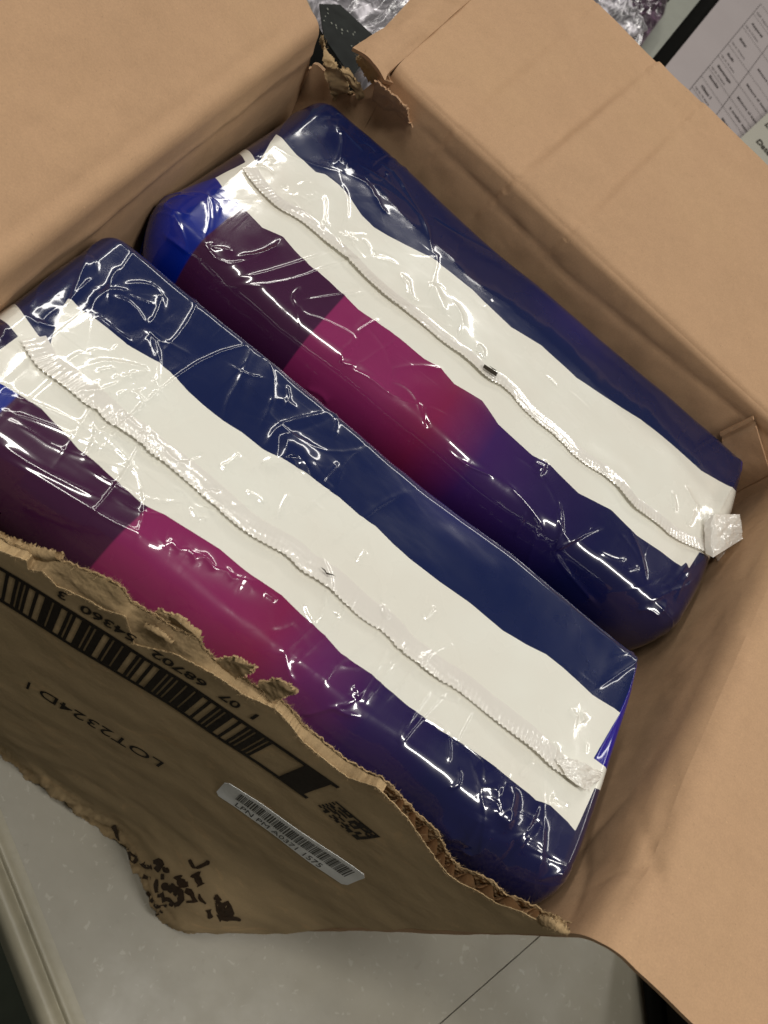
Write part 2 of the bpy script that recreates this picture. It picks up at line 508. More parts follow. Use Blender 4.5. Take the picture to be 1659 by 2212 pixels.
P = np.zeros((12, 40, 3))
for i, y in enumerate(np.linspace(1.40, 1.492, 12)):
    for j, v in enumerate(np.linspace(0, 1, 40)):
        top = 1.03 + .08 * sstep(1.43, 1.49, y) + .02 * gn(y * 60, 1.3, 4)
        P[i, j] = (-.4705, y, top + (BOT - top) * v ** 2)
N = np.zeros_like(P); N[..., 0] = -1
shell('left_wall_edge', P, N, .004, M_kraft, box)

# front wall -------------------------------------------------------
def wall_y(X, h):
    X = np.asarray(X, float); h = np.asarray(h, float)
    y = np.interp(X, [-.6, -.45, -.213, -.023, .081, .185, .277, .5, .64], [.325, .322, .329, .345, .353, .359, .361, .360, .362])
    cr = sstep(1.75, 2.35, h) * np.exp(-((X - .46) / .14) ** 2)
    y = y - .10 * cr + .009 * sstep(1.7, 2.4, h) * (fbm(X * 6, h * 6, 2, 31)) + .016 * sstep(2.2, 2.45, h) * sstep(.62, .5, X) * fbm(X * 26, h * 12, 3, 35) + .0025 * fbm(X * 7, h * 7, 2, 33)
    y = y + .03 * sstep(2.0, 2.45, h) * sstep(.1, -.2, X)
    return y
def wall_px(px, py):     # picture point -> (X, h) on the wall
    y = .35
    r = ray(px, py)
    for _ in range(14):
        k = y / r[1]; X, h = r[0] * k, r[2] * k
        y = .45 * y + .55 * float(wall_y(X, h))
    return X, h
def wall_pt(X, h, off=0.0):
    X = np.asarray(X, float); h = np.asarray(h, float)
    return np.stack([X, wall_y(X, h) - off, h + 0 * X], -1)
outer_px = [(-60, 1150), (0, 1190), (57, 1211), (60, 1232), (91, 1234), (122, 1266), (196, 1299), (217, 1314), (271, 1332), (289, 1392), (340, 1404), (381, 1414),
            (470, 1462), (528, 1502), (595, 1531), (657, 1605), (749, 1679), (813, 1700), (879, 1766), (922, 1828), (965, 1886), (990, 1906), (1042, 1931), (1070, 1951),
            (1128, 1971), (1168, 1994), (1199, 2011), (1236, 2021)]
inner_px = [(-60, 1135), (0, 1180), (57, 1200), (127, 1209), (136, 1212), (196, 1234), (229, 1250), (261, 1266), (286, 1301), (337, 1330), (380, 1360), (429, 1375), (437, 1395), (466, 1424), (506, 1451), (536, 1469), (591, 1509),
            (617, 1539), (668, 1576), (749, 1642), (808, 1675), (842, 1700), (870, 1731), (907, 1763), (945, 1794), (967, 1843), (996, 1877), (1030, 1886), (1070, 1909), (1099, 1937),
            (1142, 1954), (1168, 1969), (1193, 1975), (1219, 1995), (1236, 2015)]
oc = np.array([wall_px(*p) for p in outer_px]); 
def inner_curve():
    out = []
    for p in inner_px:
        y = .36
        for _ in range(5):
            r = ray(*p); k = y / r[1]; X, h = r[0] * k, r[2] * k; y = float(wall_y(X, h)) + .015
        out.append((X, h))
    return np.array(out)
ic = inner_curve()
def curve_at(c, X):
    o = np.argsort(c[:, 0]); return np.interp(X, c[o, 0], c[o, 1])
XA = np.linspace(-.449, .640, 760)
jag = .0035 * gn(XA * 120, 0 * XA, 1) + .0022 * gn(XA * 320, 0 * XA, 2)
ho = curve_at(oc, XA) + jag
hi = curve_at(ic, XA) + .003 * gn(XA * 90, 0 * XA + 4, 3) + .002 * gn(XA * 300, 0 * XA, 5)
hi = np.minimum(hi, ho + .002)
ho[:120] = np.where(XA[:120] < -.26, 1.0, ho[:120]); hi[:120] = np.where(XA[:120] < -.27, .99, hi[:120])
vv = np.linspace(0, 1, 150) ** 1.6
def wall_sheet(top, off, name, mat, th, bottom=BOT, vv=vv, rough=0, flip=False):
    P = np.zeros((len(XA), len(vv), 3))
    for j, v in enumerate(vv):
        h = top + (bottom - top) * v
        y = wall_y(XA, h) + off + rough * gn(XA * 160, h * 160, 8) * math.exp(-v * 9)
        P[:, j] = np.stack([XA, y, h], -1)
    N = np.zeros_like(P); N[..., 1] = 1
    return shell(name, P, N, th, mat, box, flip=flip)
front = wall_sheet(ho, 0.0, 'front_wall', M_kraft_out, .0012)
hm = np.minimum(ho, np.maximum(hi, ho - .006 + .02 * gn(XA * 40, XA * 0 + 2, 6)))
# fluting between the liners, waves running down the wall
XF = np.linspace(-.449, .638, 1400)
hfl = np.interp(XF, XA, np.maximum(hi, .5 * ho + .5 * hi)) + .003 * gn(XF * 200, XF * 0, 12)
hfl = hfl + .05 * sstep(.36, .30, XF)
P = np.zeros((len(XF), 12, 3))
for j, v in enumerate(np.linspace(0, 1, 12) ** 2):
    h = hfl + .5 * v
    P[:, j] = np.stack([XF, wall_y(XF, h) + .0080 + .0062 * np.sin(XF * 2 * math.pi / .027 + 1.6 * gn(XF * 13, XF * 0, 3)), h], -1)
fm = gridmesh('fluting', P, M_flute, box)
liner = wall_sheet(hi, .0152, 'inner_liner', M_torn, .0014, bottom=BOT - .02, rough=.004)

# peeled ply with a fuzzy light surface between liner edge and silhouette, left half
XP = np.linspace(-.26, .33, 620)
t_top = np.interp(XP, XA, hi) + .001; t_bot = np.interp(XP, XA, ho) + .003
wgt = sstep(.30, .16, XP)
P = np.zeros((len(XP), 46, 3))
for j, v in enumerate(np.linspace(0, 1, 46)):
    h = t_top + (t_bot - t_top) * v
    y = wall_y(XP, h) + .0120 * (1 - v) + .001 - .0035 * wgt * np.sin(np.pi * v) * (.4 + fbm(XP * 14, h * 30, 2, 41)) - .0009 * wgt * fbm(XP * 90, h * 90, 3, 43) * math.sin(math.pi * min(1, v + .15))
    P[:, j] = np.stack([XP, y, h], -1)
gridmesh('torn_ply', P, M_torn, box)

# curled strips of torn paper standing off the edge
def curl(px_line, rad, seed, name='paper_curl', depth=.94, turn=4.2, start=.4, lift=0.0):
    L = resample(chaikin([on_plane(x, y, np.array([0, .352, 0]), np.array([0, 1., 0])) for x, y in px_line], 2), 90)
    P = np.zeros((90, 26, 3))
    d = np.gradient(L, axis=0); d /= np.linalg.norm(d, axis=1, keepdims=True)
    up = np.array([0, 0, -1.]); e1 = np.cross(d, up); e1 /= np.linalg.norm(e1, axis=1, keepdims=True); e2 = np.cross(d, e1)
    for j, a in enumerate(np.linspace(start, start + turn, 26)):
        t = np.linspace(0, 1, 90)
        rr = rad * (.55 + .45 * np.sin(np.pi * np.clip(t * .9 + .08, 0, 1))) * (1 + .25 * gn(t * 6, a + 0 * t, seed)) * (1 + .1 * gn(t * 40, a * 3 + 0 * t, seed))
        P[:, j] = L + e1 * (rr * math.cos(a))[:, None] + e2 * (rr * math.sin(a))[:, None]
        if j in (0, 25): P[:, j] += (rng.normal(size=(90, 3)) * .0011)
    return gridmesh(name, P, M_torn, box)
curl([(-40, 1140), (20, 1172), (70, 1190), (128, 1198)], .011, 2)
curl([(318, 1352), (345, 1358), (372, 1386)], .006, 6)
curl([(1168, 1985), (1193, 1985), (1228, 2010)], .010, 12)

# paper fibres along the tear
def fibres(name, base, mat, parent, n, length, wid, spread):
    vs, fs = [], []
    for i in range(n):
        p = base[rng.integers(len(base))] + rng.normal(size=3) * spread
        d = rng.normal(size=3); d[2] = -abs(d[2]) - .3; d /= np.linalg.norm(d)
        L = length * (.3 + rng.random()); s = np.cross(d, rng.normal(size=3)); s /= np.linalg.norm(s); s *= wid
        bend = rng.normal(size=3) * L * .35
        k = len(vs)
        mid = p + d * L * .5 + bend * .4; end = p + d * L + bend
        vs += [p - s, p + s, mid + s * .8, mid - s * .8, end]
        fs += [(k, k + 1, k + 2, k + 3), (k + 3, k + 2, k + 4)]
    o = mesh(name, wp(np.array(vs)), fs, mat, parent)
    o['kind'] = 'stuff'
    return o
bi = np.stack([XA, wall_y(XA, hi) + .015, hi + .001], -1)
bo = np.stack([XA, wall_y(XA, ho), ho + .001], -1)
sel = XA > -.27
wb = np.concatenate([bi[sel & (XA < .22)]] * 4 + [bi[sel], bo[sel]])
fibres('paper_fibre', wb, M_torn, box, 5200, .0050, .00018, .0010)

# prints on the front wall -----------------------------------------
def text2d(s, size, bold=0.0, align='LEFT', xs=1.0):
    cu = bpy.data.curves.new('t', 'FONT'); cu.body = s; cu.size = size; cu.align_x = align; cu.offset = bold; cu.resolution_u = 3
    ob = bpy.data.objects.new('t', cu); col.objects.link(ob)
    dg = bpy.context.evaluated_depsgraph_get()
    me = bpy.data.meshes.new_from_object(ob.evaluated_get(dg))
    V = np.array([v.co[:2] for v in me.vertices]); Fc = [tuple(p.vertices) for p in me.polygons]
    bpy.data.objects.remove(ob); bpy.data.curves.remove(cu); bpy.data.meshes.remove(me)
    if len(V): V[:, 0] *= xs
    return V, Fc
def quads2d(rects, nx=1, ny=3):
    V, Fc = [], []
    for (x0, y0, x1, y1) in rects:
        k = len(V); xs = np.linspace(x0, x1, nx + 1); ys = np.linspace(y0, y1, ny + 1)
        for y in ys:
            for x in xs: V.append((x, y))
        for j in range(ny):
            for i in range(nx):
                a = k + j * (nx + 1) + i; Fc.append((a, a + 1, a + nx + 2, a + nx + 1))
    return np.array(V), Fc
def wall_print(name, V2, Fc, mat, off, parent=box, jit=0):
    # V2 in wall coordinates (X, h)
    P = wall_pt(V2[:, 0], V2[:, 1], off)
    return mesh(name, wp(P), Fc, mat, parent, smooth=False)

B0, B1 = 1.080, 1.207        # barcode band depths
XR_ = .292                   # its right end
XLq = -.36
def wr(s0, s1, a, b, ny=2): return (s0, a, s1, b)
rects = []
rects += [(x, B0, x + .03, B0 + .012) for x in np.arange(XLq, XR_ - .02, .03)]
rects += [(x, B1 - .012, x + .03, B1) for x in np.arange(XLq, XR_ - .02, .03)]
rects += [(XR_ - .045, B0 + .012, XR_ - .022, B1 - .012), (XR_ - .022, B0 + .012, XR_ - .001, B1 - .012)]
# interleaved 2 of 5 for the 14 digits, reading leftwards (the print is upside down)
pat = {'0': 'nnwwn', '1': 'wnnnw', '2': 'nwnnw', '3': 'wwnnn', '4': 'nnwnw', '5': 'wnwnn', '6': 'nwwnn', '7': 'nnnww', '8': 'wnnwn', '9': 'nwnwn'}
code = '10768702543603'
seq = [('b', 'n'), ('s', 'n'), ('b', 'n'), ('s', 'n')]
for i in range(0, 14, 2):
    for a, b in zip(pat[code[i]], pat[code[i + 1]]): seq += [('b', a), ('s', b)]
seq += [('b', 'w'), ('s', 'n'), ('b', 'n')]
wn, ww = .0037, .0096
x = XR_ - .045 - .052
for k, wd in seq:
    wdt = wn if wd == 'n' else ww
    if k == 'b': rects.append((x - wdt - .0006, B0 + .012, x + .0006, B1 - .012))
    x -= wdt
V2, Fc = quads2d(rects)
wall_print('barcode', V2, Fc, M_ink, .0009)
def wall_fit(s, p_start, p_end, height, dh=0.0, mat=M_ink, name='lettering', bold=.0006, off=.0009):
    """upside-down line of text from one picture point to another"""
    a = np.array(wall_px(*p_start)); b = np.array(wall_px(*p_end))
    V, Fc = text2d(s, 1.0, bold / height)
    V[:, 0] = (V[:, 0] - V[:, 0].min()) / (V[:, 0].max() - V[:, 0].min()); V[:, 1] *= height / .73
    q = a + (b - a) * V[:, :1]; q[:, 1] += V[:, 1] + dh
    return wall_print(name, q, Fc, mat, off)
def wall_text(s, X0, h0, size, bold=0, flipped=True, xs=1.0, mat=M_ink, name='lettering', tilt=0.0, off=.0009, parent=box):
    V, Fc = text2d(s, size, bold, xs=xs)
    ca, sa = math.cos(tilt), math.sin(tilt)
    x, y = V[:, 0] * ca - V[:, 1] * sa, V[:, 0] * sa + V[:, 1] * ca
    V2 = np.stack([X0 - x, h0 + y], -1) if flipped else np.stack([X0 + x, h0 - y], -1)
    if flipped is False: pass
    return wall_print(name, V2, Fc, mat, off, parent)
# human readable digits above the band in the picture (they stand upside down)
for s_, a_, b_ in (('1', (549, 1553), (541, 1549)), ('07', (513, 1530), (472, 1503)), ('68702', (441, 1484), (325, 1412)), ('54360', (290, 1386), (172, 1316)), ('3', (143, 1296), (124, 1286))):
    wall_fit(s_, a_, b_, .026, -.022)
wall_fit('LOT2324D', (352, 1650), (88, 1490), .050, -.012, bold=.0002)
wall_fit('1', (66, 1478), (61, 1475), .050, -.010, bold=.0002)
# block code: dark cells
cA = wall_px(727, 1730); cB = wall_px(823, 1807); cC = wall_px(772, 1813); cD = wall_px(684, 1740)
def bil(a, b):   # a along A->B (long), b from A-B side to D-C side
    A, B, C, D = map(np.array, (cA, cB, cC, cD))
    return (A * (1 - a) + B * a) * (1 - b) + (D * (1 - a) + C * a) * b
r2 = np.random.default_rng(5)
nx_, ny_ = 14, 12
V, Fc = [], []
for i in range(nx_):
    for j in range(ny_):
        on = r2.random() < .5
        if j == 0 or i == nx_ - 1: on = True
        elif i == 0: on = j % 2 == 0
        elif j == ny_ - 1: on = i % 2 == 0
        if on:
            k = len(V)
            e = .02
            V += [bil((i - e) / nx_, (j - e) / ny_), bil((i + 1 + e) / nx_, (j - e) / ny_), bil((i + 1 + e) / nx_, (j + 1 + e) / ny_), bil((i - e) / nx_, (j + 1 + e) / ny_)]
            Fc.append((k, k + 1, k + 2, k + 3))
V = np.array(V); wall_print('data_matrix', V, Fc, M_ink, .0009)

# white barcode sticker
sA, sB, sC, sD = [np.array(wall_px(*p)) for p in ((489, 1686), (795, 1893), (745, 1913), (465, 1713))]   # top-left, top-right, bottom-right, bottom-left
def stk(a, b):
    a = np.asarray(a, float)[..., None]; b = np.asarray(b, float)[..., None]
    return (sA * (1 - a) + sB * a) * (1 - b) + (sD * (1 - a) + sC * a) * b
na, nb = 40, 12
A_, B_ = np.meshgrid(np.linspace(0, 1, na), np.linspace(0, 1, nb), indexing='ij')
ra, rb = .035, .16      # rounded corners
def roundc(a, b):
    u, v = 2 * a - 1, 2 * b - 1
    # squeeze b range near the ends
    e = np.clip((np.abs(u) - (1 - 2 * ra)) / (2 * ra), 0, 1)
    lim = 1 - 2 * rb * (1 - np.sqrt(1 - e ** 2 * .98))
    return a, (v * lim + 1) / 2
a2, b2 = roundc(A_, B_)
q = stk(a2, b2)
P = wall_pt(q[..., 0], q[..., 1], .0014); N = np.zeros_like(P); N[..., 1] = 1
sticker = shell('shipping_label', P, N, .0006, M_label, box)
sticker['label'] = 'white barcode label stuck on the front wall'
rects = []; a = .115; k = 0
r3 = np.random.default_rng(11)
while a < .93:
    bw = r3.choice([.0035, .0035, .0065, .010]); rects.append((a, .14, a + bw, .60)); a += bw + r3.choice([.0035, .0035, .0065, .009])
V2, Fc = quads2d(rects)
qq = stk(V2[:, 0], V2[:, 1]); wall_print('label_barcode', qq, Fc, M_labelink, .0019, sticker)
V, Fc = text2d('LPN PM A0371 1575', 1.0)
wdt = V[:, 0].max()
V[:, 0] = .135 + V[:, 0] / wdt * .66; V[:, 1] = .92 - V[:, 1] * .30
qq = stk(V[:, 0], V[:, 1]); wall_print('label_text', qq, Fc, M_labelink, .0019, sticker)

# smeared dark print at the crushed bottom corner
def stroke(name, px_pts, wpx, mat=M_ink, off=.0012, parent=box):
    pts = chaikin(np.array(px_pts, float), 1)
    d = np.gradient(pts, axis=0); d /= np.linalg.norm(d, axis=1, keepdims=True) + 1e-9
    nrm = np.stack([-d[:, 1], d[:, 0]], -1)
    ww_ = wpx * .5 * (1 + .35 * rng.normal(size=len(pts)))
    ww_ = np.clip(ww_, wpx * .2, wpx)
    L = [wall_px(*(p + n_ * w_)) for p, n_, w_ in zip(pts, nrm, ww_)]; R = [wall_px(*(p - n_ * w_)) for p, n_, w_ in zip(pts, nrm, ww_)]
    return L, R
def strokes(name, items, mat=M_ink):
    V, Fc = [], []
    for pts, wpx in items:
        L, R = stroke('', pts, wpx)
        k = len(V); n_ = len(L); V += L + R
        for i in range(n_ - 1): Fc.append((k + i, k + i + 1, k + n_ + i + 1, k + n_ + i))
    return wall_print(name, np.array(V), Fc, mat, .0014)
Zx = lambda x, y: (250 * .6777 + x * .2655, 2550 * .6777 + y * .2655)
items = [([Zx(285, 205), Zx(310, 260), Zx(320, 350), Zx(350, 400), Zx(410, 410)], 6), ([Zx(390, 450), Zx(440, 430), Zx(450, 480), Zx(480, 500)], 9),
         ([Zx(520, 505), Zx(530, 535), Zx(580, 545), Zx(600, 540)], 7), ([Zx(610, 500), Zx(650, 500), Zx(690, 495), Zx(650, 550), Zx(630, 570)], 8), ([Zx(690, 540), Zx(710, 575), Zx(740, 560)], 7),
         ([Zx(670, 620), Zx(700, 620)], 8), ([Zx(680, 680), Zx(720, 710), Zx(760, 720), Zx(790, 690)], 9), ([Zx(810, 610), Zx(820, 650), Zx(860, 685), Zx(895, 680)], 10),
         ([Zx(770, 740), Zx(830, 730), Zx(840, 790), Zx(820, 840), Zx(780, 850)], 9), ([Zx(870, 730), Zx(920, 750), Zx(940, 800), Zx(960, 820), Zx(880, 825)], 8),
         ([Zx(640, 780), Zx(700, 765)], 6), ([Zx(680, 810), Zx(730, 800), Zx(765, 830), Zx(750, 860)], 8), ([Zx(610, 850), Zx(650, 870), Zx(690, 850), Zx(720, 860)], 5),
         ([Zx(905, 480), Zx(935, 540), Zx(960, 550), Zx(1020, 525), Zx(1070, 495)], 6), ([Zx(950, 590), Zx(970, 630), Zx(1000, 690)], 10), ([Zx(560, 740), Zx(590, 780), Zx(600, 830)], 5),
         ([Zx(1060, 890), Zx(1070, 930), Zx(1080, 960)], 7), ([Zx(1120, 870), Zx(1190, 860), Zx(1240, 890), Zx(1200, 930), Zx(1140, 960)], 18), ([Zx(1140, 950), Zx(1200, 960), Zx(1280, 960), Zx(1325, 975)], 6),
         ([Zx(985, 760), Zx(990, 800), Zx(1040, 840)], 5), ([Zx(1110, 780), Zx(1145, 800), Zx(1130, 830)], 7), ([Zx(440, 625), Zx(500, 620), Zx(590, 635)], 5), ([Zx(640, 640), Zx(630, 700), Zx(640, 750)], 5),
         ([Zx(620, 930), Zx(650, 930), Zx(680, 900)], 5)]
strokes('smeared_lettering', [(p_, w_ * 1.4) for p_, w_ in items], M_smear)

# upper-left corner: strip beside the crack and torn scraps
fp0 = np.array([0, 1.46 + .02, .985]); fdir = np.array([0, math.cos(math.radians(14)), -math.sin(math.radians(14))]); fnrm = np.cross([1, 0, 0], fdir)
def ruled(name, A, B, nu, nv, mat, parent, th=TH, bulge=0, seed=0, amp=.002, flip=False, ragged=0):
    A = resample(A, nu); B = resample(B, nu)
    P = np.zeros((nu, nv, 3))
    for j, v in enumerate(np.linspace(0, 1, nv)):
        P[:, j] = A * (1 - v) + B * v
    N = gnormals(P); N = np.where(N[..., 2:3] < 0, -N, N)
    U = np.linspace(0, 1, nu)[:, None]; Vv = np.linspace(0, 1, nv)[None]
    Lu = np.linalg.norm(A[-1] - A[0]); Lv = np.linalg.norm(B[0] - A[0]) + 1e-6
    P = P - N * (bulge * np.sin(np.pi * Vv) * np.ones_like(U))[..., None] + N * (amp * fbm(U * Lu * 25, Vv * Lv * 25, 3, seed))[..., None]
    if ragged:
        P[0] += rng.normal(size=(nv, 3)) * ragged; P[-1] += rng.normal(size=(nv, 3)) * ragged
        P[:, 0] += rng.normal(size=(nu, 3)) * ragged; P[:, -1] += rng.normal(size=(nu, 3)) * ragged
    return shell(name, P, N, th, mat, parent, flip=flip)
fp = lambda x, y, d=0: on_plane(x, y, fp0 + fnrm * d, fnrm)
ruled('flap_strip', [fp(762, 102, -.0), fp(800, 78), fp(830, 60), fp(885, 0), fp(960, -70)], [fp(832, 174), fp(838, 158), fp(890, 112), fp(1018, -3), fp(1098, -75)], 60, 20, M_kraft, box, seed=51, bulge=.012, amp=.003)
ruled('flap_strip_fold', [fp(815, 168, .024), fp(850, 120, .024), fp(930, 40, .024), fp(1080, -80, .024)], [fp(870, 185, .02), fp(905, 130, .02), fp(1000, 40, .02), fp(1150, -80, .02)], 40, 10, M_kraft, box, seed=52, amp=.001)
ad = lambda x, y, h: at(x, y, h)
ruled('torn_scrap', [ad(697, 78, 1.02), ad(700, 130, 1.04), ad(712, 180, 1.08), ad(726, 222, 1.14)], [ad(705, 88, 1.03), ad(728, 140, 1.03), ad(752, 185, 1.06), ad(775, 225, 1.12)], 60, 24, M_torn, box, th=.003, seed=53, amp=.016, ragged=.0015)
ruled('torn_scrap', [ad(735, 150, 1.03), ad(752, 170, 1.05), ad(770, 205, 1.08), ad(812, 240, 1.12)], [ad(752, 145, 1.03), ad(768, 170, 1.04), ad(790, 200, 1.07), ad(815, 215, 1.10)], 50, 18, M_torn, box, th=.003, seed=56, amp=.012, ragged=.0015)
ruled('torn_scrap', [ad(790, 110, .98), ad(815, 130, .99), ad(835, 160, 1.0)], [ad(768, 128, 1.03), ad(790, 160, 1.05), ad(815, 190, 1.06)], 50, 20, M_torn, box, th=.003, seed=59, amp=.012, ragged=.0015)
ruled('torn_scrap', [ad(810, 170, 1.0), ad(840, 190, 1.0), ad(880, 230, 1.0)], [ad(805, 235, 1.10), ad(820, 250, 1.10), ad(890, 270, 1.04)], 50, 20, M_kraft, box, th=.003, seed=61, amp=.010, ragged=.001)
fb = resample([ad(700, 85, 1.02), ad(726, 222, 1.14), ad(775, 225, 1.12), ad(815, 235, 1.1)], 120)
fibres('paper_fibre', np.concatenate([fb, resample([ad(768, 128, 1.0), ad(800, 118, .98), ad(835, 165, 1.0)], 60)]), M_torn, box, 500, .006, .0003, .002)
wq = lambda x, y: on_plane(x, y, np.array([0, .366, 0]), np.array([0, 1., 0]))
for A_, B_, sd_ in (([(466, 1424), (506, 1421), (554, 1441)], [(478, 1455), (515, 1462), (548, 1449)], 81), ([(556, 1474), (600, 1466), (643, 1489)], [(588, 1512), (612, 1504), (641, 1497)], 83),
                    ([(312, 1345), (340, 1316), (385, 1332), (434, 1372)], [(325, 1372), (362, 1366), (398, 1386), (440, 1400)], 85)):
    ruled('torn_scrap', [wq(*p) for p in A_], [wq(*p) for p in B_], 60, 22, M_torn, box, th=.002, seed=sd_, amp=.005, ragged=.0011)
# small inner tab in the right back corner
tb = lambda x, y: on_plane(x, y, np.array([0, 1.435, 0]), np.array([0, 1., 0]))
ruled('glue_tab', [tb(1556, 932), tb(1627, 897)], [tb(1590, 1060), tb(1665, 1020)], 20, 20, M_kraft, box, th=.006, seed=71, amp=.001)

# ------------------------------------------------------------------ packs
PT = {}
def polysdf(U, V, poly):
    poly = np.asarray(poly, float)
    d = np.full(U.shape, 1e9); inside = np.zeros(U.shape, bool)
    n_ = len(poly)
    for i in range(n_):
        a, b = poly[i], poly[(i + 1) % n_]
        e = b - a; L2 = e @ e + 1e-12
        t = np.clip(((U - a[0]) * e[0] + (V - a[1]) * e[1]) / L2, 0, 1)
        d = np.minimum(d, np.hypot(U - a[0] - t * e[0], V - a[1] - t * e[1]))
        cond = (a[1] > V) != (b[1] > V)
        xin = a[0] + (V - a[1]) / (b[1] - a[1] + 1e-15) * e[0]
        inside ^= cond & (U < xin)
    return np.where(inside, -d, d)

class Pack:
    def __init__(s, spec):
        s.ht = spec['h']; step = .0015
        xl, xr = spec['x']; yf, yb = spec['y']           # callables for curved edges
        e = .20
        Xs, Xe = min(xl(0), xl(1)), max(xr(0), xr(1))
        Ua = np.concatenate([[Xs - .9, Xs - .5, Xs - .3, Xs - .2], np.arange(Xs - .12, Xe + .12, step), [Xe + .2, Xe + .3, Xe + .5, Xe + .9]])
        Ys, Ye = spec['yr']
        Va = np.concatenate([[Ys - 1.2, Ys - .7, Ys - .45, Ys - .35], np.arange(Ys - .26, Ye + .06, step), [Ye + .12, Ye + .25, Ye + .5, Ye + .9, Ye + 1.2]])
        s.Ua, s.Va = Ua, Va
        U, V = np.meshgrid(Ua, Va, indexing='ij')
        s.U, s.V = U, V
        ry_f, ry_b, rx_l, rx_r = spec['r']; rz = spec['rz']
        tY = np.clip((V - yf(U)) / (yb(U) - yf(U)), 0, 1)
        cf, cb = yf(U) + ry_f, yb(U) - ry_b
        cl, cr = xl(tY) + rx_l, xr(tY) - rx_r
        zf, zb, zl, zr = rz
        thy = np.where(V < cf, (V - cf) / ((ry_f + zf) / 2), np.where(V > cb, (V - cb) / ((ry_b + zb) / 2), 0))
        thx = np.where(U < cl, (U - cl) / ((rx_l + zl) / 2), np.where(U > cr, (U - cr) / ((rx_r + zr) / 2), 0))
        th = np.hypot(thx, thy) + 1e-9
        cx, cy = thx / th, thy / th
        ta = np.minimum(th, math.pi / 2)
        RX = np.where(thx < 0, rx_l, rx_r); RY = np.where(thy < 0, ry_f, ry_b)
        ZX = np.where(thx < 0, zl, zr); ZY = np.where(thy < 0, zf, zb)
        Z = ZX * cx ** 2 + ZY * cy ** 2
        RB = (RX + ZX) / 2 * cx ** 2 + (RY + ZY) / 2 * cy ** 2
        Xp = np.clip(U, cl, cr) + RX * cx * np.sin(ta)
        Yp = np.clip(V, cf, cb) + RY * cy * np.sin(ta)
        drop = Z * (1 - np.cos(ta)) + np.maximum(0, th - math.pi / 2) * RB
        crown = spec['crown'] * (1 - np.clip((2 * tY - 1) ** 2, 0, 1)) * (1 - np.clip((2 * (U - Xs) / (Xe - Xs) - 1) ** 4, 0, 1))
        h = s.ht(U, V) + drop - crown
        h = np.minimum(h, BOT - .02)
        P = np.stack([Xp, Yp, h], -1)
        s.P = P; s.N = gnormals(P)
        s.N = np.where((s.N[..., 2:3] > 0), -s.N, s.N)
        s.base = P.copy()
        px, py = to_px(P)
        # faces turned to the camera
        facing = ((s.N * P).sum(-1) < 0) & (thx < .95)
        s.px = np.where(facing, px, 1e6); s.py = py
        s.hgt = np.zeros(U.shape)
    def tr(s, x, y):
        k = np.argmin((s.px - x) ** 2 + (s.py - y) ** 2)
        i, j = np.unravel_index(k, s.px.shape)
        # linear refinement with the local jacobian
        i = min(max(i, 1), s.px.shape[0] - 2); j = min(max(j, 1), s.px.shape[1] - 2)
        J = np.array([[(s.px[i + 1, j] - s.px[i - 1, j]), (s.px[i, j + 1] - s.px[i, j - 1])], [(s.py[i + 1, j] - s.py[i - 1, j]), (s.py[i, j + 1] - s.py[i, j - 1])]]) / 2
        U0, V0 = s.Ua[i], s.Va[j]
        try:
            dd = np.linalg.solve(J, [x - s.px[i, j], y - s.py[i, j]]); 
            if np.all(np.isfinite(dd)) and np.abs(dd).max() < 1.5 and np.abs(J).max() < 50: U0 += dd[0] * .0015; V0 += dd[1] * .0015
        except Exception: pass
        return np.array([U0, V0])
    def trs(s, pts): return np.array([s.tr(*p) for p in pts])
    def crease(s, pts, h, wd, kind='v', sm=1, uv=False):
        wd = wd * (.95 if uv else 1.15); h = h * (.42 if uv else .62)
        q = np.asarray(pts, float) if uv else s.trs(pts)
        if sm and len(q) > 2: q = chaikin(q, sm)
        pad = wd * 6
        i0, i1 = np.searchsorted(s.Ua, [q[:, 0].min() - pad, q[:, 0].max() + pad]); j0, j1 = np.searchsorted(s.Va, [q[:, 1].min() - pad, q[:, 1].max() + pad])
        U, V = s.U[i0:i1, j0:j1], s.V[i0:i1, j0:j1]
        if U.size == 0: return
        dm = np.full(U.shape, 9.); tt = np.zeros(U.shape); sg = np.zeros(U.shape)
        Ls = np.r_[0, np.cumsum(np.linalg.norm(np.diff(q, axis=0), axis=1))]
        for k in range(len(q) - 1):
            e = q[k + 1] - q[k]; L2 = e @ e + 1e-12
            t = np.clip(((U - q[k][0]) * e[0] + (V - q[k][1]) * e[1]) / L2, 0, 1)
            dx = U - q[k][0] - t * e[0]; dy = V - q[k][1] - t * e[1]; dd = np.hypot(dx, dy)
            b = dd < dm
            tt = np.where(b, (Ls[k] + t * (Ls[k + 1] - Ls[k])) / Ls[-1], tt); sg = np.where(b, np.sign(dx * e[1] - dy * e[0]), sg)
            dm = np.minimum(dm, dd)
        fade = np.clip(np.minimum(tt, 1 - tt) * 5 + .12, 0, 1)
        wv = wd * (1 + .3 * gn(tt * 3, tt * 0 + q[0][0] * 50, 3))
        dms = np.sqrt(dm ** 2 + .0012 ** 2) - .0012
        wn_ = np.clip(wv * .34, .0017, .0034)
        if kind == 'v': add = min(h * .5, wd * .16) * np.exp(-dms / (wv * 1.3)) + min(abs(h) * .5, .0013) * np.sign(h) / np.cosh(np.minimum(dm / wn_, 30))
        elif kind == 'g': add = h * np.exp(-(dm / wv) ** 2)
        else:      # asymmetric fold: a gentle step beside a sharp crest
            add = min(h * .35, wd * .14) * sg * (1 - np.exp(-dms / wv * 1.2)) * np.exp(-dm / (wv * 3.2)) + min(abs(h) * .5, .0015) * np.sign(h) / np.cosh(np.minimum(dm / wn_, 30))
        s.hgt[i0:i1, j0:j1] += add * fade
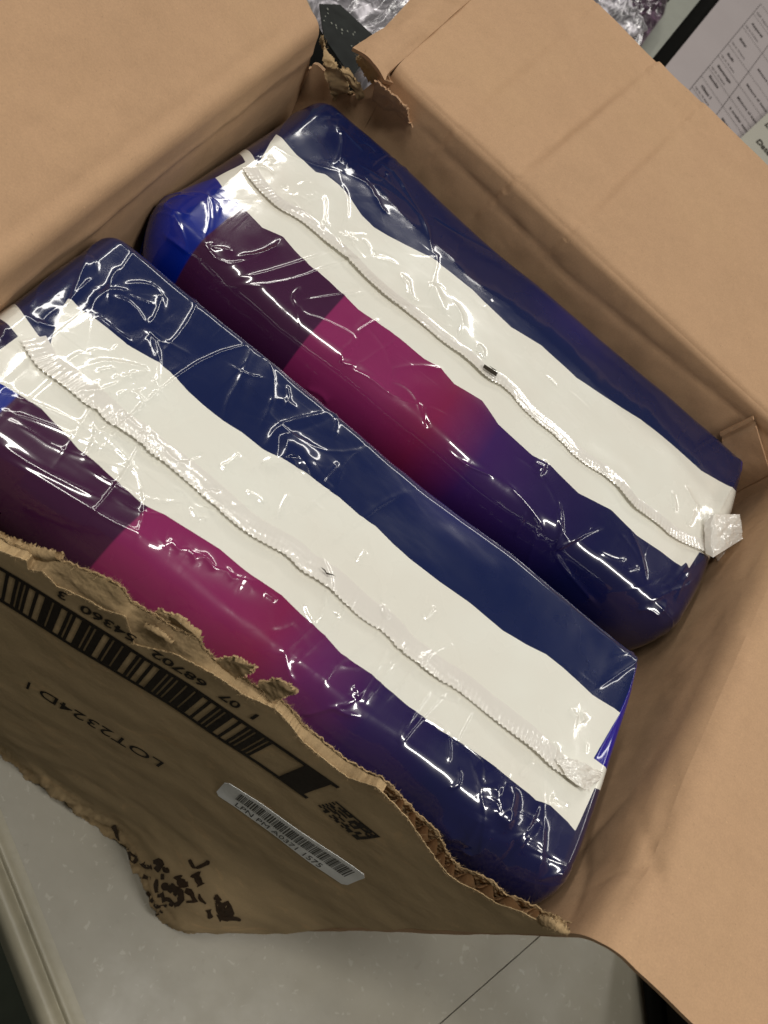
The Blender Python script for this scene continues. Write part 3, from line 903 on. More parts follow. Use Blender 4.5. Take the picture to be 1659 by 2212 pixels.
    def finish(s):
        s.P = s.base + s.N * s.hgt[..., None]
        s.N2 = gnormals(s.P); s.N2 = np.where(s.N2[..., 2:3] > 0, -s.N2, s.N2)
    def surf(s, U, V, lift=0.0):
        fi = np.interp(U, s.Ua, np.arange(len(s.Ua))); fj = np.interp(V, s.Va, np.arange(len(s.Va)))
        i = np.clip(fi.astype(int), 0, len(s.Ua) - 2); j = np.clip(fj.astype(int), 0, len(s.Va) - 2)
        a = (fi - i)[..., None]; b = (fj - j)[..., None]
        def g(Q): return (Q[i, j] * (1 - a) + Q[i + 1, j] * a) * (1 - b) + (Q[i, j + 1] * (1 - a) + Q[i + 1, j + 1] * a) * b
        return g(s.P) + g(s.N2) * np.asarray(lift)[..., None]

NAVY = srgb(12, 27, 72); NAVY2 = srgb(17, 20, 66); PURP = srgb(62, 24, 58); MAG = srgb(132, 38, 90); CRIM = srgb(116, 24, 58)
VIO = srgb(58, 28, 88); BLUE = srgb(2, 30, 130); BLUE2 = srgb(14, 6, 140); DKB = srgb(34, 28, 62)

def lerp_cols(x, xs, cols):
    cols = np.array(cols)
    return np.stack([np.interp(x, xs, cols[:, k]) for k in range(3)], -1)

def fin(pack, zig_px, width, parent, teeth=.0078, amp=.0026, lift=.010, seed=0, wfun=None):
    q = chaikin(pack.trs(zig_px), 1)
    L = np.linalg.norm(np.diff(q, axis=0), axis=1).sum()
    n_ = int(L / .0011); q = resample(q, n_)
    d = np.gradient(q, axis=0)
    k_ = np.ones(25) / 25
    d = np.stack([np.convolve(np.pad(d[:, c], 12, 'edge'), k_, 'valid') for c in (0, 1)], -1)
    d /= np.linalg.norm(d, axis=1, keepdims=True)
    nr = np.stack([-d[:, 1], d[:, 0]], -1)
    if nr[:, 1].mean() < 0: nr = -nr
    t = np.arange(n_) * .0011
    ph = t / teeth + .5 * gn(t * 14, t * 0, seed)
    tri = np.abs((ph % 1) * 2 - 1)
    edge = q - nr * (amp * (tri - .5) * (1 + .6 * gn(t * 25, t * 0 + 2, seed)))[:, None]
    wdt = width * (1 + .15 * gn(t * 8, t * 0, seed + 3))
    att = q + nr * wdt[:, None]
    nv = 16
    P = np.zeros((n_, nv, 3))
    lf = lift * (.55 + .9 * np.clip(.5 + gn(t * 7, t * 0 + 5, seed + 4), 0, 1))
    for j, v in enumerate(np.linspace(0, 1, nv)):
        uv = att * (1 - v) + edge * v
        prof_ = .0008 + lf * v ** 1.15
        rip = .0003 * gn(t * 95, t * 0 + v * 3, seed + 5) * v + .0007 * gn(t * 30, t * 0 + v * 8, seed + 7) * v
        P[:, j] = pack.surf(uv[:, 0], uv[:, 1], prof_ + rip)
    N = gnormals(P); N = np.where(N[..., 2:3] < 0, -N, N)
    return gridmesh('seam_fin', P, M_fin, parent)

# ---- upper pack (far one) ----
white2 = [(465, 383), (530, 350), (505, 322), (488, 311), (470, 305), (445, 308), (462, 294), (485, 290), (503, 297), (520, 314), (556, 357), (572, 330), (596, 290), (608, 297), (640, 335), (682, 372), (702, 377), (731, 399),
          (757, 428), (782, 464), (808, 490), (840, 510), (890, 535), (932, 556), (1020, 626), (1105, 706), (1170, 746), (1245, 816), (1385, 906), (1515, 1016), (1590, 1068), (1583, 1108),
          (1562, 1180), (1552, 1215), (1540, 1215), (1512, 1192), (1488, 1228), (1482, 1215), (1472, 1223), (1430, 1191), (1375, 1156), (1345, 1126), (1320, 1101), (1250, 1066), (1190, 1006), (1150, 984), (1075, 916), (1040, 866), (980, 831),
          (950, 796), (915, 776), (875, 741), (842, 715), (810, 695), (774, 669), (741, 636), (712, 610), (667, 573), (635, 539), (611, 512), (567, 492), (520, 443), (486, 411)]
X2 = lambda y: np.interp(y, [0, .15, .5, .85, 1], [-.455, -.462, -.445, -.435, -.425])
R2 = lambda y: np.interp(y, [0, .3, .7, 1], [.705, .725, .737, .730])
pk2 = Pack(dict(h=lambda U, V: 1.095 + .010 * fbm(U * 3, V * 3, 2, 81), x=(X2, R2),
                y=(lambda X: np.interp(X, [-.5, -.3, .3, .75], [.925, .90, .905, .93]), lambda X: np.interp(X, [-.5, -.3, .2, .75], [1.462, 1.458, 1.442, 1.448])), yr=(.90, 1.448),
                r=(.060, .040, .050, .034), rz=(.100, .05, .06, .050), crown=.012))
U, V = pk2.U, pk2.V
pk2.hgt += .0030 * fbm(U * 5, V * 6, 2, 91) + .0004 * fbm(U * 22, V * 18, 2, 92)
C2 = [
    ([(640, 213), (625, 250), (602, 292)], .004, .006, 'v'), ([(330, 432), (350, 420), (400, 418)], .005, .006, 'v'),
    ([(443, 407), (452, 440), (455, 480), (442, 525)], .010, .011, 'f'), ([(442, 525), (455, 545), (470, 562), (500, 570), (540, 562)], .006, .006, 'f'), ([(455, 535), (480, 537), (505, 543)], .004, .005, 'v'),
    ([(500, 604), (560, 595), (640, 570), (720, 545)], .008, .010, 'f'), ([(540, 562), (590, 540), (612, 515)], .007, .008, 'f'), ([(510, 555), (560, 548), (610, 530)], .004, .006, 'v'),
    ([(355, 455), (362, 435), (385, 425), (410, 422)], .005, .005, 'v'), ([(352, 505), (380, 525), (412, 550)], .006, .007, 'v'),
    ([(480, 620), (560, 618), (640, 605), (730, 570), (800, 555)], .006, .008, 'f'), ([(650, 650), (720, 640), (790, 632)], .005, .006, 'f'), ([(632, 670), (645, 660), (655, 678), (700, 690), (760, 720), (768, 735), (735, 760), (740, 785)], .007, .007, 'f'),
    ([(752, 795), (800, 815), (840, 850), (870, 860)], .007, .007, 'f'), ([(745, 762), (735, 785), (770, 790)], .004, .005, 'v'),
    ([(768, 720), (800, 700), (820, 690)], .004, .006, 'v'), ([(640, 665), (628, 640), (650, 620)], .004, .005, 'v'),
    ([(560, 300), (600, 330), (700, 365), (740, 372)], .002, .01, 'v'),
    ([(720, 360), (735, 345), (742, 300), (730, 270)], .005, .007, 'v'), ([(735, 275), (752, 295), (790, 330)], .005, .006, 'v'), ([(760, 380), (800, 400), (815, 440)], .005, .007, 'f'), ([(812, 420), (822, 450), (838, 462)], .007, .006, 'v'),
    ([(770, 350), (820, 380), (870, 420), (920, 480), (934, 545)], .005, .007, 'f'), ([(815, 345), (860, 380), (882, 420), (915, 470), (930, 520)], .005, .005, 'v'), ([(935, 545), (948, 555), (925, 640)], .006, .006, 'f'),
    ([(740, 400), (752, 440), (748, 480)], .005, .008, 'f'), ([(700, 420), (705, 460), (698, 500)], .004, .006, 'v'), ([(865, 590), (878, 610), (885, 645)], .005, .006, 'v'), ([(880, 600), (888, 645), (905, 650)], .005, .005, 'v'), ([(935, 610), (945, 640), (960, 680)], .006, .010, 'g'),
    ([(980, 650), (1000, 690), (990, 730)], .004, .006, 'v'), ([(1030, 745), (1042, 760), (1036, 770)], .006, .006, 'g'), ([(1285, 1130), (1250, 1160), (1195, 1190)], .007, .006, 'f'), ([(1195, 1192), (1250, 1160), (1305, 1138)], .005, .005, 'v'),
    ([(1195, 1190), (1220, 1230), (1260, 1275), (1290, 1310)], .006, .007, 'f'), ([(1360, 1140), (1385, 1200), (1398, 1255)], .006, .006, 'v'), ([(1150, 1000), (1175, 1010), (1160, 1030)], .006, .009, 'v'), ([(1180, 995), (1165, 1025)], .006, .006, 'v'),
    ([(1205, 1080), (1215, 1130), (1200, 1185)], .005, .007, 'f'), ([(1445, 1290), (1450, 1260), (1500, 1200)], .008, .010, 'f'), ([(1375, 1320), (1400, 1315), (1430, 1335)], .006, .007, 'v'), ([(1400, 1300), (1440, 1280), (1480, 1270), (1500, 1250)], .006, .007, 'v'), ([(1460, 1300), (1470, 1260), (1490, 1240)], .006, .006, 'v'),
    ([(1480, 1050), (1500, 1090), (1512, 1095)], .005, .007, 'v'), ([(1450, 1060), (1460, 1100), (1450, 1095)], .005, .006, 'v'), ([(1500, 1100), (1490, 1130), (1485, 1135)], .006, .006, 'v'), ([(1240, 960), (1330, 1010), (1390, 1080)], .003, .02, 'g'),
    ([(1090, 1040), (1140, 1090), (1180, 1150)], .004, .012, 'v'), ([(960, 640), (1000, 700), (1010, 760)], .003, .015, 'g'), ([(1575, 985), (1610, 990), (1620, 1010)], .004, .006, 'v'),
    ([(470, 330), (520, 370), (620, 460)], -.002, .015, 'g'), ([(850, 830), (990, 850), (1080, 920)], .003, .02, 'g'), ([(840, 800), (900, 790), (960, 800)], .003, .008, 'v'), ([(1550, 1110), (1580, 1050), (1605, 1010)], .004, .006, 'v')]
for c_ in C2: pk2.crease(*c_)
def crinkle(pk, line_px, half, amp, n_, seed, length=.022, wid=.0020, turn=1.0):
    """short random folds scattered about a line"""
    rr = np.random.default_rng(seed)
    q = resample(pk.trs(line_px), 60)
    cum = np.gradient(q, axis=0); ang0 = np.arctan2(cum[:, 1], cum[:, 0])
    for _ in range(n_):
        i = rr.integers(60); c0_ = q[i] + rr.normal(size=2) * half
        an = ang0[i] + (math.pi / 2 if rr.random() < .65 else 0) + rr.normal() * .55 * turn
        L_ = length * (.35 + rr.random() ** 2 * 1.6); k_ = rr.normal() * 1.1
        pts = [c0_]
        for st_ in range(4):
            pts.append(pts[-1] + np.array([math.cos(an), math.sin(an)]) * L_ / 4); an += k_ / 4 + rr.normal() * .12
        pk.crease(np.array(pts), amp * (.4 + rr.random()) * (1 if rr.random() < .75 else -1) / .42, wid * (.6 + rr.random()) / .95, 'v' if rr.random() < .5 else 'f', uv=True)
crinkle(pk2, [(575, 350), (640, 430), (720, 500), (820, 580)], .022, .0010, 34, 5, .028, .0034)
crinkle(pk2, [(620, 420), (700, 470), (900, 640), (1300, 960), (1500, 1120)], .04, .0008, 16, 7, .035, .004)
crinkle(pk2, [(420, 560), (700, 760), (1000, 960), (1300, 1260)], .035, .0020, 14, 8, .14, .006)
crinkle(pk2, [(1250, 1180), (1440, 1290)], .035, .0020, 10, 9, .09, .005)
crinkle(pk2, [(740, 300), (900, 470)], .03, .0018, 9, 19, .10, .006)
crinkle(pk2, [(340, 430), (350, 500), (410, 560)], .02, .0016, 7, 20, .07, .005)
pk2.finish()
def fields(pk, white_px, cols):
    wp_ = pk.trs(white_px)
    return polysdf(pk.U, pk.V, wp_)
sdw = fields(pk2, white2, None)
# print colours of the far pack: front part runs blue, aubergine, magenta, crimson, violet, navy along the length
def line_side(pk, a_px, b_px):
    a, b = pk.tr(*a_px), pk.tr(*b_px)
    e = (b - a) / np.linalg.norm(b - a)
    return -((pk.U - a[0]) * e[1] - (pk.V - a[1]) * e[0])       # signed distance, + on the right hand
def band(pk, xs_px, cols):
    """colour stops along the length given by picture points on the front half"""
    us = [pk.tr(*p)[0] for p in xs_px]
    return lerp_cols(pk.U, us, cols)
def packcolours(pk, mid_px, stops_px, stops_cols, blue_line, mag_line, left_end, right_end, glow_px, endcol, extra=()):
    cback = np.ones(U_.shape + (3,)) * NAVY
    mid = pk.trs(mid_px); o_ = np.argsort(mid[:, 0]); mv = np.interp(U_, mid[o_, 0], mid[o_, 1])
    cfront = band(pk, stops_px, stops_cols)
    f = sstep(.004, -.004, V_ - mv)[..., None]
    sm = .0015
    dB = line_side(pk, *blue_line)            # + : towards the right end of the pack
    dM = line_side(pk, *mag_line)
    mB = sstep(-sm, sm, dB)[..., None]; mM = sstep(-sm, sm, dM)[..., None]
    cf = (BLUE * np.ones(3)) * (1 - mB) + mB * ((PURP * np.ones(3)) * (1 - mM) + mM * cfront)
    # deeper red further down the side, a print gradient
    g = pk.tr(*glow_px)
    c = cback * (1 - f) + cf * f
    gl = np.exp(-(((U_ - g[0]) / .09) ** 2 + ((V_ - g[1]) / .05) ** 2))[..., None] * .6
    c = c * (1 - gl * (1 - f)) + srgb(36, 36, 104) * gl * (1 - f)
    le = polysdf(U_, V_, pk.trs(left_end)); ml = sstep(sm, -sm, le)[..., None]
    c = c * (1 - ml) + DKB * ml
    re_ = polysdf(U_, V_, pk.trs(right_end)); mr = sstep(sm, -sm, re_)[..., None]
    c = c * (1 - mr) + endcol * mr
    for pl in extra:
        ex_ = polysdf(U_, V_, pk.trs(pl)); mx_ = sstep(sm, -sm, ex_)[..., None]
        c = c * (1 - mx_) + DKB * mx_
    c = c * (1 + .05 * fbm(U_ * 12, V_ * 12, 2, 3)[..., None])
    return np.clip(c, 0, 1)
U_, V_ = pk2.U, pk2.V
col2 = packcolours(pk2, [(500, 400), (700, 560), (1000, 780), (1300, 1040), (1500, 1190)],
                   [(760, 730), (860, 800), (960, 880), (1060, 960), (1170, 1050), (1300, 1160)], [MAG, MAG, CRIM * .6 + MAG * .4, VIO, NAVY2 * .6 + VIO * .4, NAVY2],
                   ((520, 446), (412, 553)), ((744, 640), (635, 767)),
                   [(465, 383), (340, 430), (300, 420), (450, 290), (480, 285), (530, 350)], [(1592, 1066), (1560, 1130), (1555, 1170), (1700, 1100), (1660, 950), (1622, 985)], (1240, 700), BLUE2)
pack2 = thing('diaper_pack', (.13, 1.17, BOT), 'navy and magenta film pack with white seam band, the far one along the back wall', 'pack', 'film packs in the carton')
gridmesh('wrapper', pk2.P, M_film, pack2, {'white_sdf': sdw}, {'print_colour': col2})
zig2 = [(523, 366), (542, 397), (572, 431), (601, 458), (640, 477), (675, 504), (702, 529), (745, 563), (790, 610), (830, 646), (880, 681), (930, 721), (950, 741), (1005, 781), (1045, 821), (1090, 841), (1140, 901),
        (1205, 951), (1245, 996), (1320, 1041), (1360, 1096), (1385, 1113), (1423, 1138), (1451, 1164), (1511, 1192), (1535, 1200)]
fin(pk2, zig2, .030, pack2, seed=3, lift=.006)

# ---- near pack ----
white1 = [(-30, 772), (0, 755), (39, 728), (20, 705), (0, 690), (-30, 668), (-30, 645), (0, 650), (14, 648), (32, 657), (50, 680), (80, 722), (107, 752), (118, 712), (130, 672), (147, 645), (157, 650), (176, 669), (213, 696), (274, 745), (343, 784), (367, 803), (406, 845),
          (437, 873), (483, 909), (522, 934), (568, 971), (610, 994), (653, 1020), (692, 1048), (731, 1074), (777, 1115), (812, 1136), (848, 1172), (887, 1208), (946, 1254), (1015, 1303), (1087, 1362), (1136, 1391), (1180, 1413),
          (1215, 1441), (1280, 1501), (1328, 1530), (1339, 1540), (1282, 1638), (1326, 1672), (1325, 1685), (1308, 1726), (1300, 1710), (1284, 1702), (1243, 1795), (1226, 1775), (1189, 1740), (1169, 1732), (1158, 1729), (1143, 1715),
          (1089, 1675), (1043, 1637), (1000, 1606), (949, 1576), (935, 1563), (880, 1526), (830, 1483), (800, 1456), (735, 1411), (700, 1371), (650, 1326), (610, 1286), (540, 1241), (475, 1186), (415, 1149), (355, 1113), (310, 1091),
          (215, 1006), (170, 971), (90, 883), (38, 851), (0, 828), (-30, 810)]
X1 = lambda y: np.interp(y, [0, .5, 1], [-.452, -.452, -.448])
R1 = lambda y: np.interp(y, [0, .25, .6, .85, 1], [.650, .652, .648, .640, .632])
pk1 = Pack(dict(h=lambda U, V: 1.035 + .012 * fbm(U * 3, V * 3, 2, 181) + .0 * U, x=(X1, R1),
                y=(lambda X: np.interp(X, [-.5, -.2, .3, .64], [.385, .385, .382, .388]), lambda X: np.interp(X, [-.5, -.41, .1, .61, .66], [.825, .822, .815, .82, .80])), yr=(.385, .82),
                r=(.065, .028, .045, .032), rz=(.10, .04, .06, .09), crown=.012))
U, V = pk1.U, pk1.V
pk1.hgt += .0030 * fbm(U * 5, V * 6, 2, 191) + .0004 * fbm(U * 22, V * 18, 2, 192)
C1 = [
    ([(215, 500), (190, 540), (178, 590), (150, 650)], .006, .007, 'v'), ([(130, 560), (90, 610), (75, 655), (40, 665)], .006, .008, 'f'), ([(20, 665), (60, 690), (118, 708)], .007, .006, 'f'), ([(200, 600), (160, 640), (145, 660)], .005, .005, 'v'),
    ([(265, 614), (320, 612), (345, 630), (356, 655), (345, 690)], .010, .010, 'f'), ([(200, 675), (205, 640), (240, 625), (290, 632)], .009, .010, 'f'), ([(200, 670), (225, 700), (290, 745)], .008, .008, 'f'), ([(240, 640), (290, 660), (318, 708)], .006, .008, 'f'), ([(315, 708), (340, 750), (345, 800), (330, 880)], .007, .007, 'f'),
    ([(350, 640), (340, 680), (320, 706)], .005, .006, 'v'), ([(250, 870), (260, 850), (290, 845), (310, 870), (290, 900)], .005, .006, 'v'), ([(190, 790), (230, 780), (310, 795), (318, 805), (240, 820)], .006, .007, 'f'), ([(165, 850), (230, 845), (300, 800)], .003, .006, 'v'),
    ([(0, 900), (60, 930), (120, 970), (220, 1000), (330, 1020)], .007, .008, 'f'), ([(0, 960), (80, 1010), (180, 1060), (240, 1085)], .007, .007, 'f'), ([(20, 855), (100, 880), (180, 920), (290, 960)], .006, .007, 'f'), ([(0, 885), (100, 915), (200, 960), (260, 975)], .005, .006, 'f'),
    ([(0, 985), (100, 1040), (200, 1100), (250, 1130), (330, 1170)], .007, .010, 'f'), ([(330, 1155), (380, 1175), (440, 1210), (520, 1250), (590, 1290)], .006, .016, 'g'),
    ([(340, 1160), (355, 1180), (370, 1172), (385, 1190), (405, 1188), (420, 1210), (440, 1205), (460, 1228), (490, 1235), (500, 1250), (530, 1252), (545, 1272)], .004, .007, 'v', 0),
    ([(550, 740), (520, 820), (490, 870), (485, 910)], .006, .016, 'f'), ([(550, 745), (590, 800), (590, 870), (560, 930)], .006, .016, 'f'), ([(528, 850), (560, 830), (600, 780)], .005, .02, 'g'), ([(620, 830), (625, 860), (615, 880)], .004, .006, 'v'),
    ([(570, 970), (600, 920), (650, 905), (700, 895), (715, 890)], .009, .014, 'f'), ([(600, 960), (640, 970), (660, 1000), (640, 1010)], .012, .02, 'g'), ([(725, 880), (728, 910), (720, 950)], .007, .008, 'v'), ([(560, 1010), (600, 995), (650, 1000)], .006, .010, 'g'),
    ([(690, 1050), (700, 1030), (730, 1000)], .005, .008, 'v'), ([(880, 1060), (820, 1090), (770, 1130), (690, 1190)], .012, .014, 'f'), ([(720, 1050), (680, 1080), (650, 1110)], .006, .008, 'f'), ([(600, 1120), (610, 1090), (625, 1065)], .005, .006, 'v'),
    ([(520, 980), (500, 1000), (475, 1010)], .006, .009, 'v'), ([(530, 1060), (560, 1075), (570, 1090)], .004, .006, 'v'), ([(790, 1190), (775, 1210), (770, 1215)], .006, .006, 'v'), ([(410, 1090), (440, 1100), (470, 1105)], .006, .007, 'f'), ([(410, 1095), (425, 1120), (450, 1120)], .004, .005, 'v'),
    ([(940, 1310), (920, 1330), (915, 1338)], .006, .006, 'v'), ([(820, 1305), (830, 1320), (835, 1340)], .006, .007, 'v'), ([(660, 1300), (665, 1320), (680, 1345)], .006, .006, 'v'), ([(740, 1310), (725, 1330)], .005, .006, 'v'),
    ([(810, 1370), (760, 1410), (720, 1440), (690, 1490)], .009, .008, 'f'), ([(850, 1375), (800, 1470), (760, 1520), (700, 1530)], .008, .007, 'f'), ([(870, 1380), (850, 1430), (790, 1520)], .006, .006, 'v'), ([(615, 1400), (620, 1450), (640, 1480)], .009, .008, 'f'), ([(640, 1545), (680, 1540), (720, 1525), (740, 1540), (780, 1550)], .006, .006, 'v'),
    ([(760, 1480), (775, 1495), (768, 1510)], .006, .006, 'v'), ([(935, 1480), (880, 1560), (860, 1605)], .008, .007, 'f'), ([(970, 1485), (900, 1560), (862, 1610)], .006, .006, 'f'), ([(1065, 1690), (1080, 1740), (1078, 1770), (1070, 1740)], .007, .007, 'v'), ([(1108, 1700), (1100, 1740), (1090, 1790)], .006, .008, 'g'),
    ([(1165, 1735), (1140, 1790), (1115, 1840)], .006, .006, 'v'), ([(1175, 1760), (1170, 1850), (1150, 1920)], .012, .014, 'f'), ([(930, 1770), (960, 1790), (980, 1820)], .006, .012, 'g'), ([(1040, 1760), (1020, 1800), (1000, 1830)], .008, .012, 'v'), ([(1060, 1790), (1030, 1850), (990, 1830)], .006, .009, 'v'),
    ([(1160, 1900), (1200, 1890), (1222, 1885)], .006, .006, 'v'), ([(1320, 1420), (1300, 1450), (1285, 1490)], .006, .006, 'v'), ([(1400, 1425), (1340, 1540), (1285, 1640)], .003, .006, 'v'), ([(500, 1200), (560, 1230), (640, 1300)], .0, .01, 'v'),
    ([(570, 1280), (590, 1290), (600, 1300)], .004, .005, 'v'), ([(940, 1130), (1010, 1190), (1080, 1250)], .0025, .02, 'g'), ([(1230, 1530), (1240, 1545), (1250, 1550)], .005, .006, 'v'), ([(1255, 1540), (1262, 1560)], .004, .005, 'v'), ([(1190, 1600), (1200, 1620), (1190, 1640)], .005, .006, 'v'),
    ([(0, 828), (40, 855), (60, 870)], .010, .010, 'f'), ([(0, 700), (12, 720), (-5, 740)], .006, .007, 'v'), ([(870, 980), (930, 1050), (985, 1100)], .002, .01, 'v'), ([(1040, 1640), (1085, 1700), (1108, 1800)], .006, .02, 'g')]
for c_ in C1: pk1.crease(*c_)
crinkle(pk1, [(150, 720), (190, 800), (260, 880), (380, 990), (440, 1040)], .022, .0011, 46, 25, .030, .0034)
crinkle(pk1, [(500, 1060), (800, 1260), (1000, 1440), (1250, 1600)], .04, .0009, 26, 27, .030, .004)
crinkle(pk1, [(660, 1300), (720, 1400), (1000, 1600), (1150, 1760)], .03, .0018, 12, 28, .10, .005, .6)
crinkle(pk1, [(300, 1150), (500, 1260), (640, 1400), (900, 1640), (1100, 1820)], .03, .0018, 12, 29, .10, .006)
crinkle(pk1, [(1040, 1850), (1200, 1900)], .03, .0020, 8, 30, .08, .005)
crinkle(pk1, [(0, 900), (150, 1000), (280, 1080)], .03, .0022, 9, 31, .22, .006, .25)
crinkle(pk1, [(100, 600), (300, 640), (340, 780)], .03, .0020, 8, 33, .12, .006)
crinkle(pk1, [(520, 820), (620, 980), (740, 1020)], .03, .0018, 6, 34, .12, .007)
pk1.finish()
sdw1 = fields(pk1, white1, None)
U_, V_ = pk1.U, pk1.V
col1 = packcolours(pk1, [(30, 790), (300, 1000), (600, 1220), (900, 1450), (1250, 1740)],
                   [(360, 1200), (480, 1290), (580, 1370), (680, 1440), (800, 1540), (950, 1660)], [MAG, MAG * .9 + CRIM * .1, CRIM * .5 + MAG * .5, VIO * .6 + MAG * .4, VIO * .5 + NAVY2 * .5, NAVY2],
                   ((45, 850), (-60, 960)), ((320, 1096), (195, 1228)),
                   [(-30, 770), (0, 755), (39, 728), (0, 690), (-60, 640), (-120, 760)], [(1407, 1423), (1336, 1542), (1283, 1640), (1326, 1672), (1420, 1600), (1460, 1450)], (985, 1085), BLUE2, [[(1284, 1702), (1300, 1708), (1312, 1726), (1290, 1780), (1255, 1885), (1200, 1925), (1215, 1870), (1243, 1795)]])
# folded navy end next to the white corner
pack1 = thing('diaper_pack', (.08, .6, BOT), 'navy and magenta film pack with white seam band, the near one by the torn wall', 'pack', 'film packs in the carton')
gridmesh('wrapper', pk1.P, M_film, pack1, {'white_sdf': sdw1}, {'print_colour': col1})
zig1 = [(44, 742), (53, 757), (74, 791), (91, 806), (122, 828), (152, 850), (181, 875), (208, 894), (235, 919), (265, 938), (294, 955), (318, 978), (350, 1002), (367, 1016), (420, 1062), (475, 1111), (530, 1156), (585, 1186), (620, 1206),
        (645, 1236), (690, 1261), (720, 1286), (750, 1316), (780, 1341), (830, 1371), (855, 1406), (895, 1436), (940, 1471), (980, 1491), (1015, 1516), (1050, 1546), (1100, 1586), (1140, 1616), (1180, 1656), (1198, 1669), (1235, 1692), (1252, 1704), (1270, 1708)]
fin(pk1, zig1, .034, pack1, seed=13, lift=.007)

# tail of the seam fin standing out over the right end of each pack
def tail(pk, pts_top, pts_bot, lift0, lift1, parent, name='fin_tail', seed=0):
    A = pk.trs(pts_top); B = pk.trs(pts_bot)
    return None
def tail3(A_px, B_px, hA, hB, parent, seed, tooth=True):
    A = [at(x, y, h) for (x, y), h in zip(A_px, hA)]; B = [at(x, y, h) for (x, y), h in zip(B_px, hB)]
    nu, nv = 40, 50
    A = resample(A, nu); B = resample(B, nu)
    P = np.zeros((nu, nv, 3))
    for j, v in enumerate(np.linspace(0, 1, nv)): P[:, j] = A * (1 - v) + B * v
    U0 = np.linspace(0, 1, nu)[:, None]; V0 = np.linspace(0, 1, nv)[None]
    P[..., 2] += .003 * fbm(U0 * 4, V0 * 4, 3, seed) + .001 * gn(U0 * 20, V0 * 5, seed)
    if tooth:
        dirv = (P[-1] - P[-2]); P[-1] += dirv / np.linalg.norm(dirv, axis=1, keepdims=True) * (.0014 * (np.arange(nv) % 4 < 2))[:, None]
    N = gnormals(P); N = np.where(N[..., 2:3] < 0, -N, N)
    return gridmesh('fin_tail', P, M_fin, parent)
tail3([(1520, 1130), (1542, 1111), (1598, 1111)], [(1524, 1197), (1541, 1204), (1604, 1164)], [1.085, 1.07, 1.075], [1.085, 1.07, 1.075], pack2, 5)
tail3([(1545, 1195), (1558, 1186), (1567, 1187)], [(1550, 1215), (1557, 1232), (1569, 1202)], [1.10, 1.10, 1.11], [1.13, 1.14, 1.13], pack2, 6, False)
tail3([(1200, 1640), (1245, 1640), (1300, 1668)], [(1225, 1680), (1262, 1706), (1292, 1690)], [1.018, 1.018, 1.03], [1.018, 1.018, 1.035], pack1, 8)
# dark registration mark printed on the far pack's seam, and the sliver on the near one
def on_pack(pk, name, quad_px, lift, parent, mat):
    q = pk.trs(quad_px)
    A = resample(q[:2], 8); B = resample(q[3:1:-1], 8)
    P = np.zeros((8, 4, 3))
    for j, v in enumerate(np.linspace(0, 1, 4)):
        uv = A * (1 - v) + B * v; P[:, j] = pk.surf(uv[:, 0], uv[:, 1], lift)
    return gridmesh(name, P, mat, parent, flip=False)
on_pack(pk2, 'print_mark', [(1039, 794), (1068, 812), (1064, 820), (1035, 801)], .0115, pack2, M_darkink)
on_pack(pk2, 'print_mark', [(1051, 795), (1067, 805), (1066, 807), (1058, 802)], .0085, pack2, M_darkink)
on_pack(pk1, 'print_mark', [(686, 1232), (700, 1240), (713, 1254), (700, 1246)], .0135, pack1, M_darkink)

# ------------------------------------------------------------------ background, upper right
HB = 1.75
tabl = slab('grey_table', [tuple(at(1384, 79, HB)[:2] + [-.9, -1.6])] + [tuple(at(1384, 79, HB)[:2] + [6, -1.6]), tuple(at(1384, 79, HB)[:2] + [6, 5]), tuple(at(1384, 79, HB)[:2] + [-.9, 5])], HB + .05, HB + .10, M_black)
tag(tabl, 'black mat under the papers and bags behind the carton', 'mat')
def flat_poly(name, px, h, mat, parent=None, th=.004):
    P = np.array([at(x, y, h) for x, y in px]); n_ = len(P)
    low_ = P.copy(); low_[:, 2] += th
    fc = [tuple(range(n_))[::-1], tuple(range(n_, 2 * n_))] + [(i, (i + 1) % n_, (i + 1) % n_ + n_, i + n_) for i in range(n_)]
    return mesh(name, wp(np.concatenate([P, low_])), fc, mat, parent, smooth=False)
rail = flat_poly('metal_rail', [(1340, 110), (1368, 160), (1397, 142), (1560, -60), (1500, -60), (1440, 8)], HB - .02, M_graymetal, th=.03)
tag(rail, 'flat grey metal rail between the dark bag and the printed sheet', 'rail')
sheet = flat_poly('printed_sheet', [(1392, 200), (1600, 460), (1900, 200), (1660, -130)], HB, M_paper)
tag(sheet, 'grey paper sheet printed with a ruled table, top right behind the carton', 'paper')
o0 = at(1643, 9, HB)[:2]; 
cdir = (at(1643 - 165, 9 + 199, HB)[:2] - o0); cl_ = np.linalg.norm(cdir); cdir /= cl_
rdir = (at(1643 + 41, 9 + 56, HB)[:2] - o0); cw = np.linalg.norm(rdir); rdir /= cw
rows = [np.linalg.norm(at(x, y, HB)[:2] - o0) for x, y in [(1643, 9), (1627, 30), (1604, 58), (1572, 95), (1551, 121), (1530, 146), (1515, 165), (1496, 190), (1474, 212), (1455, 236)]]
lines = []
def seg(p, q, wd):
    d = (q - p) / np.linalg.norm(q - p); n_ = np.array([-d[1], d[0]]) * wd
    return [p - n_, q - n_, q + n_, p + n_]
for k in rows: lines.append(seg(o0 + cdir * k, o0 + cdir * k + rdir * cw * 3.2, .0011))
for k in (0, 1.0, 3.2): lines.append(seg(o0 + rdir * cw * k, o0 + rdir * cw * k + cdir * rows[-1], .0011))
V = []; Fc = []
for l_ in lines:
    k = len(V); V += [(p[0], p[1], HB - .003) for p in l_]; Fc.append((k, k + 1, k + 2, k + 3))
mesh('table_lines', wp(np.array(V)), Fc, M_greyink, sheet, smooth=False)
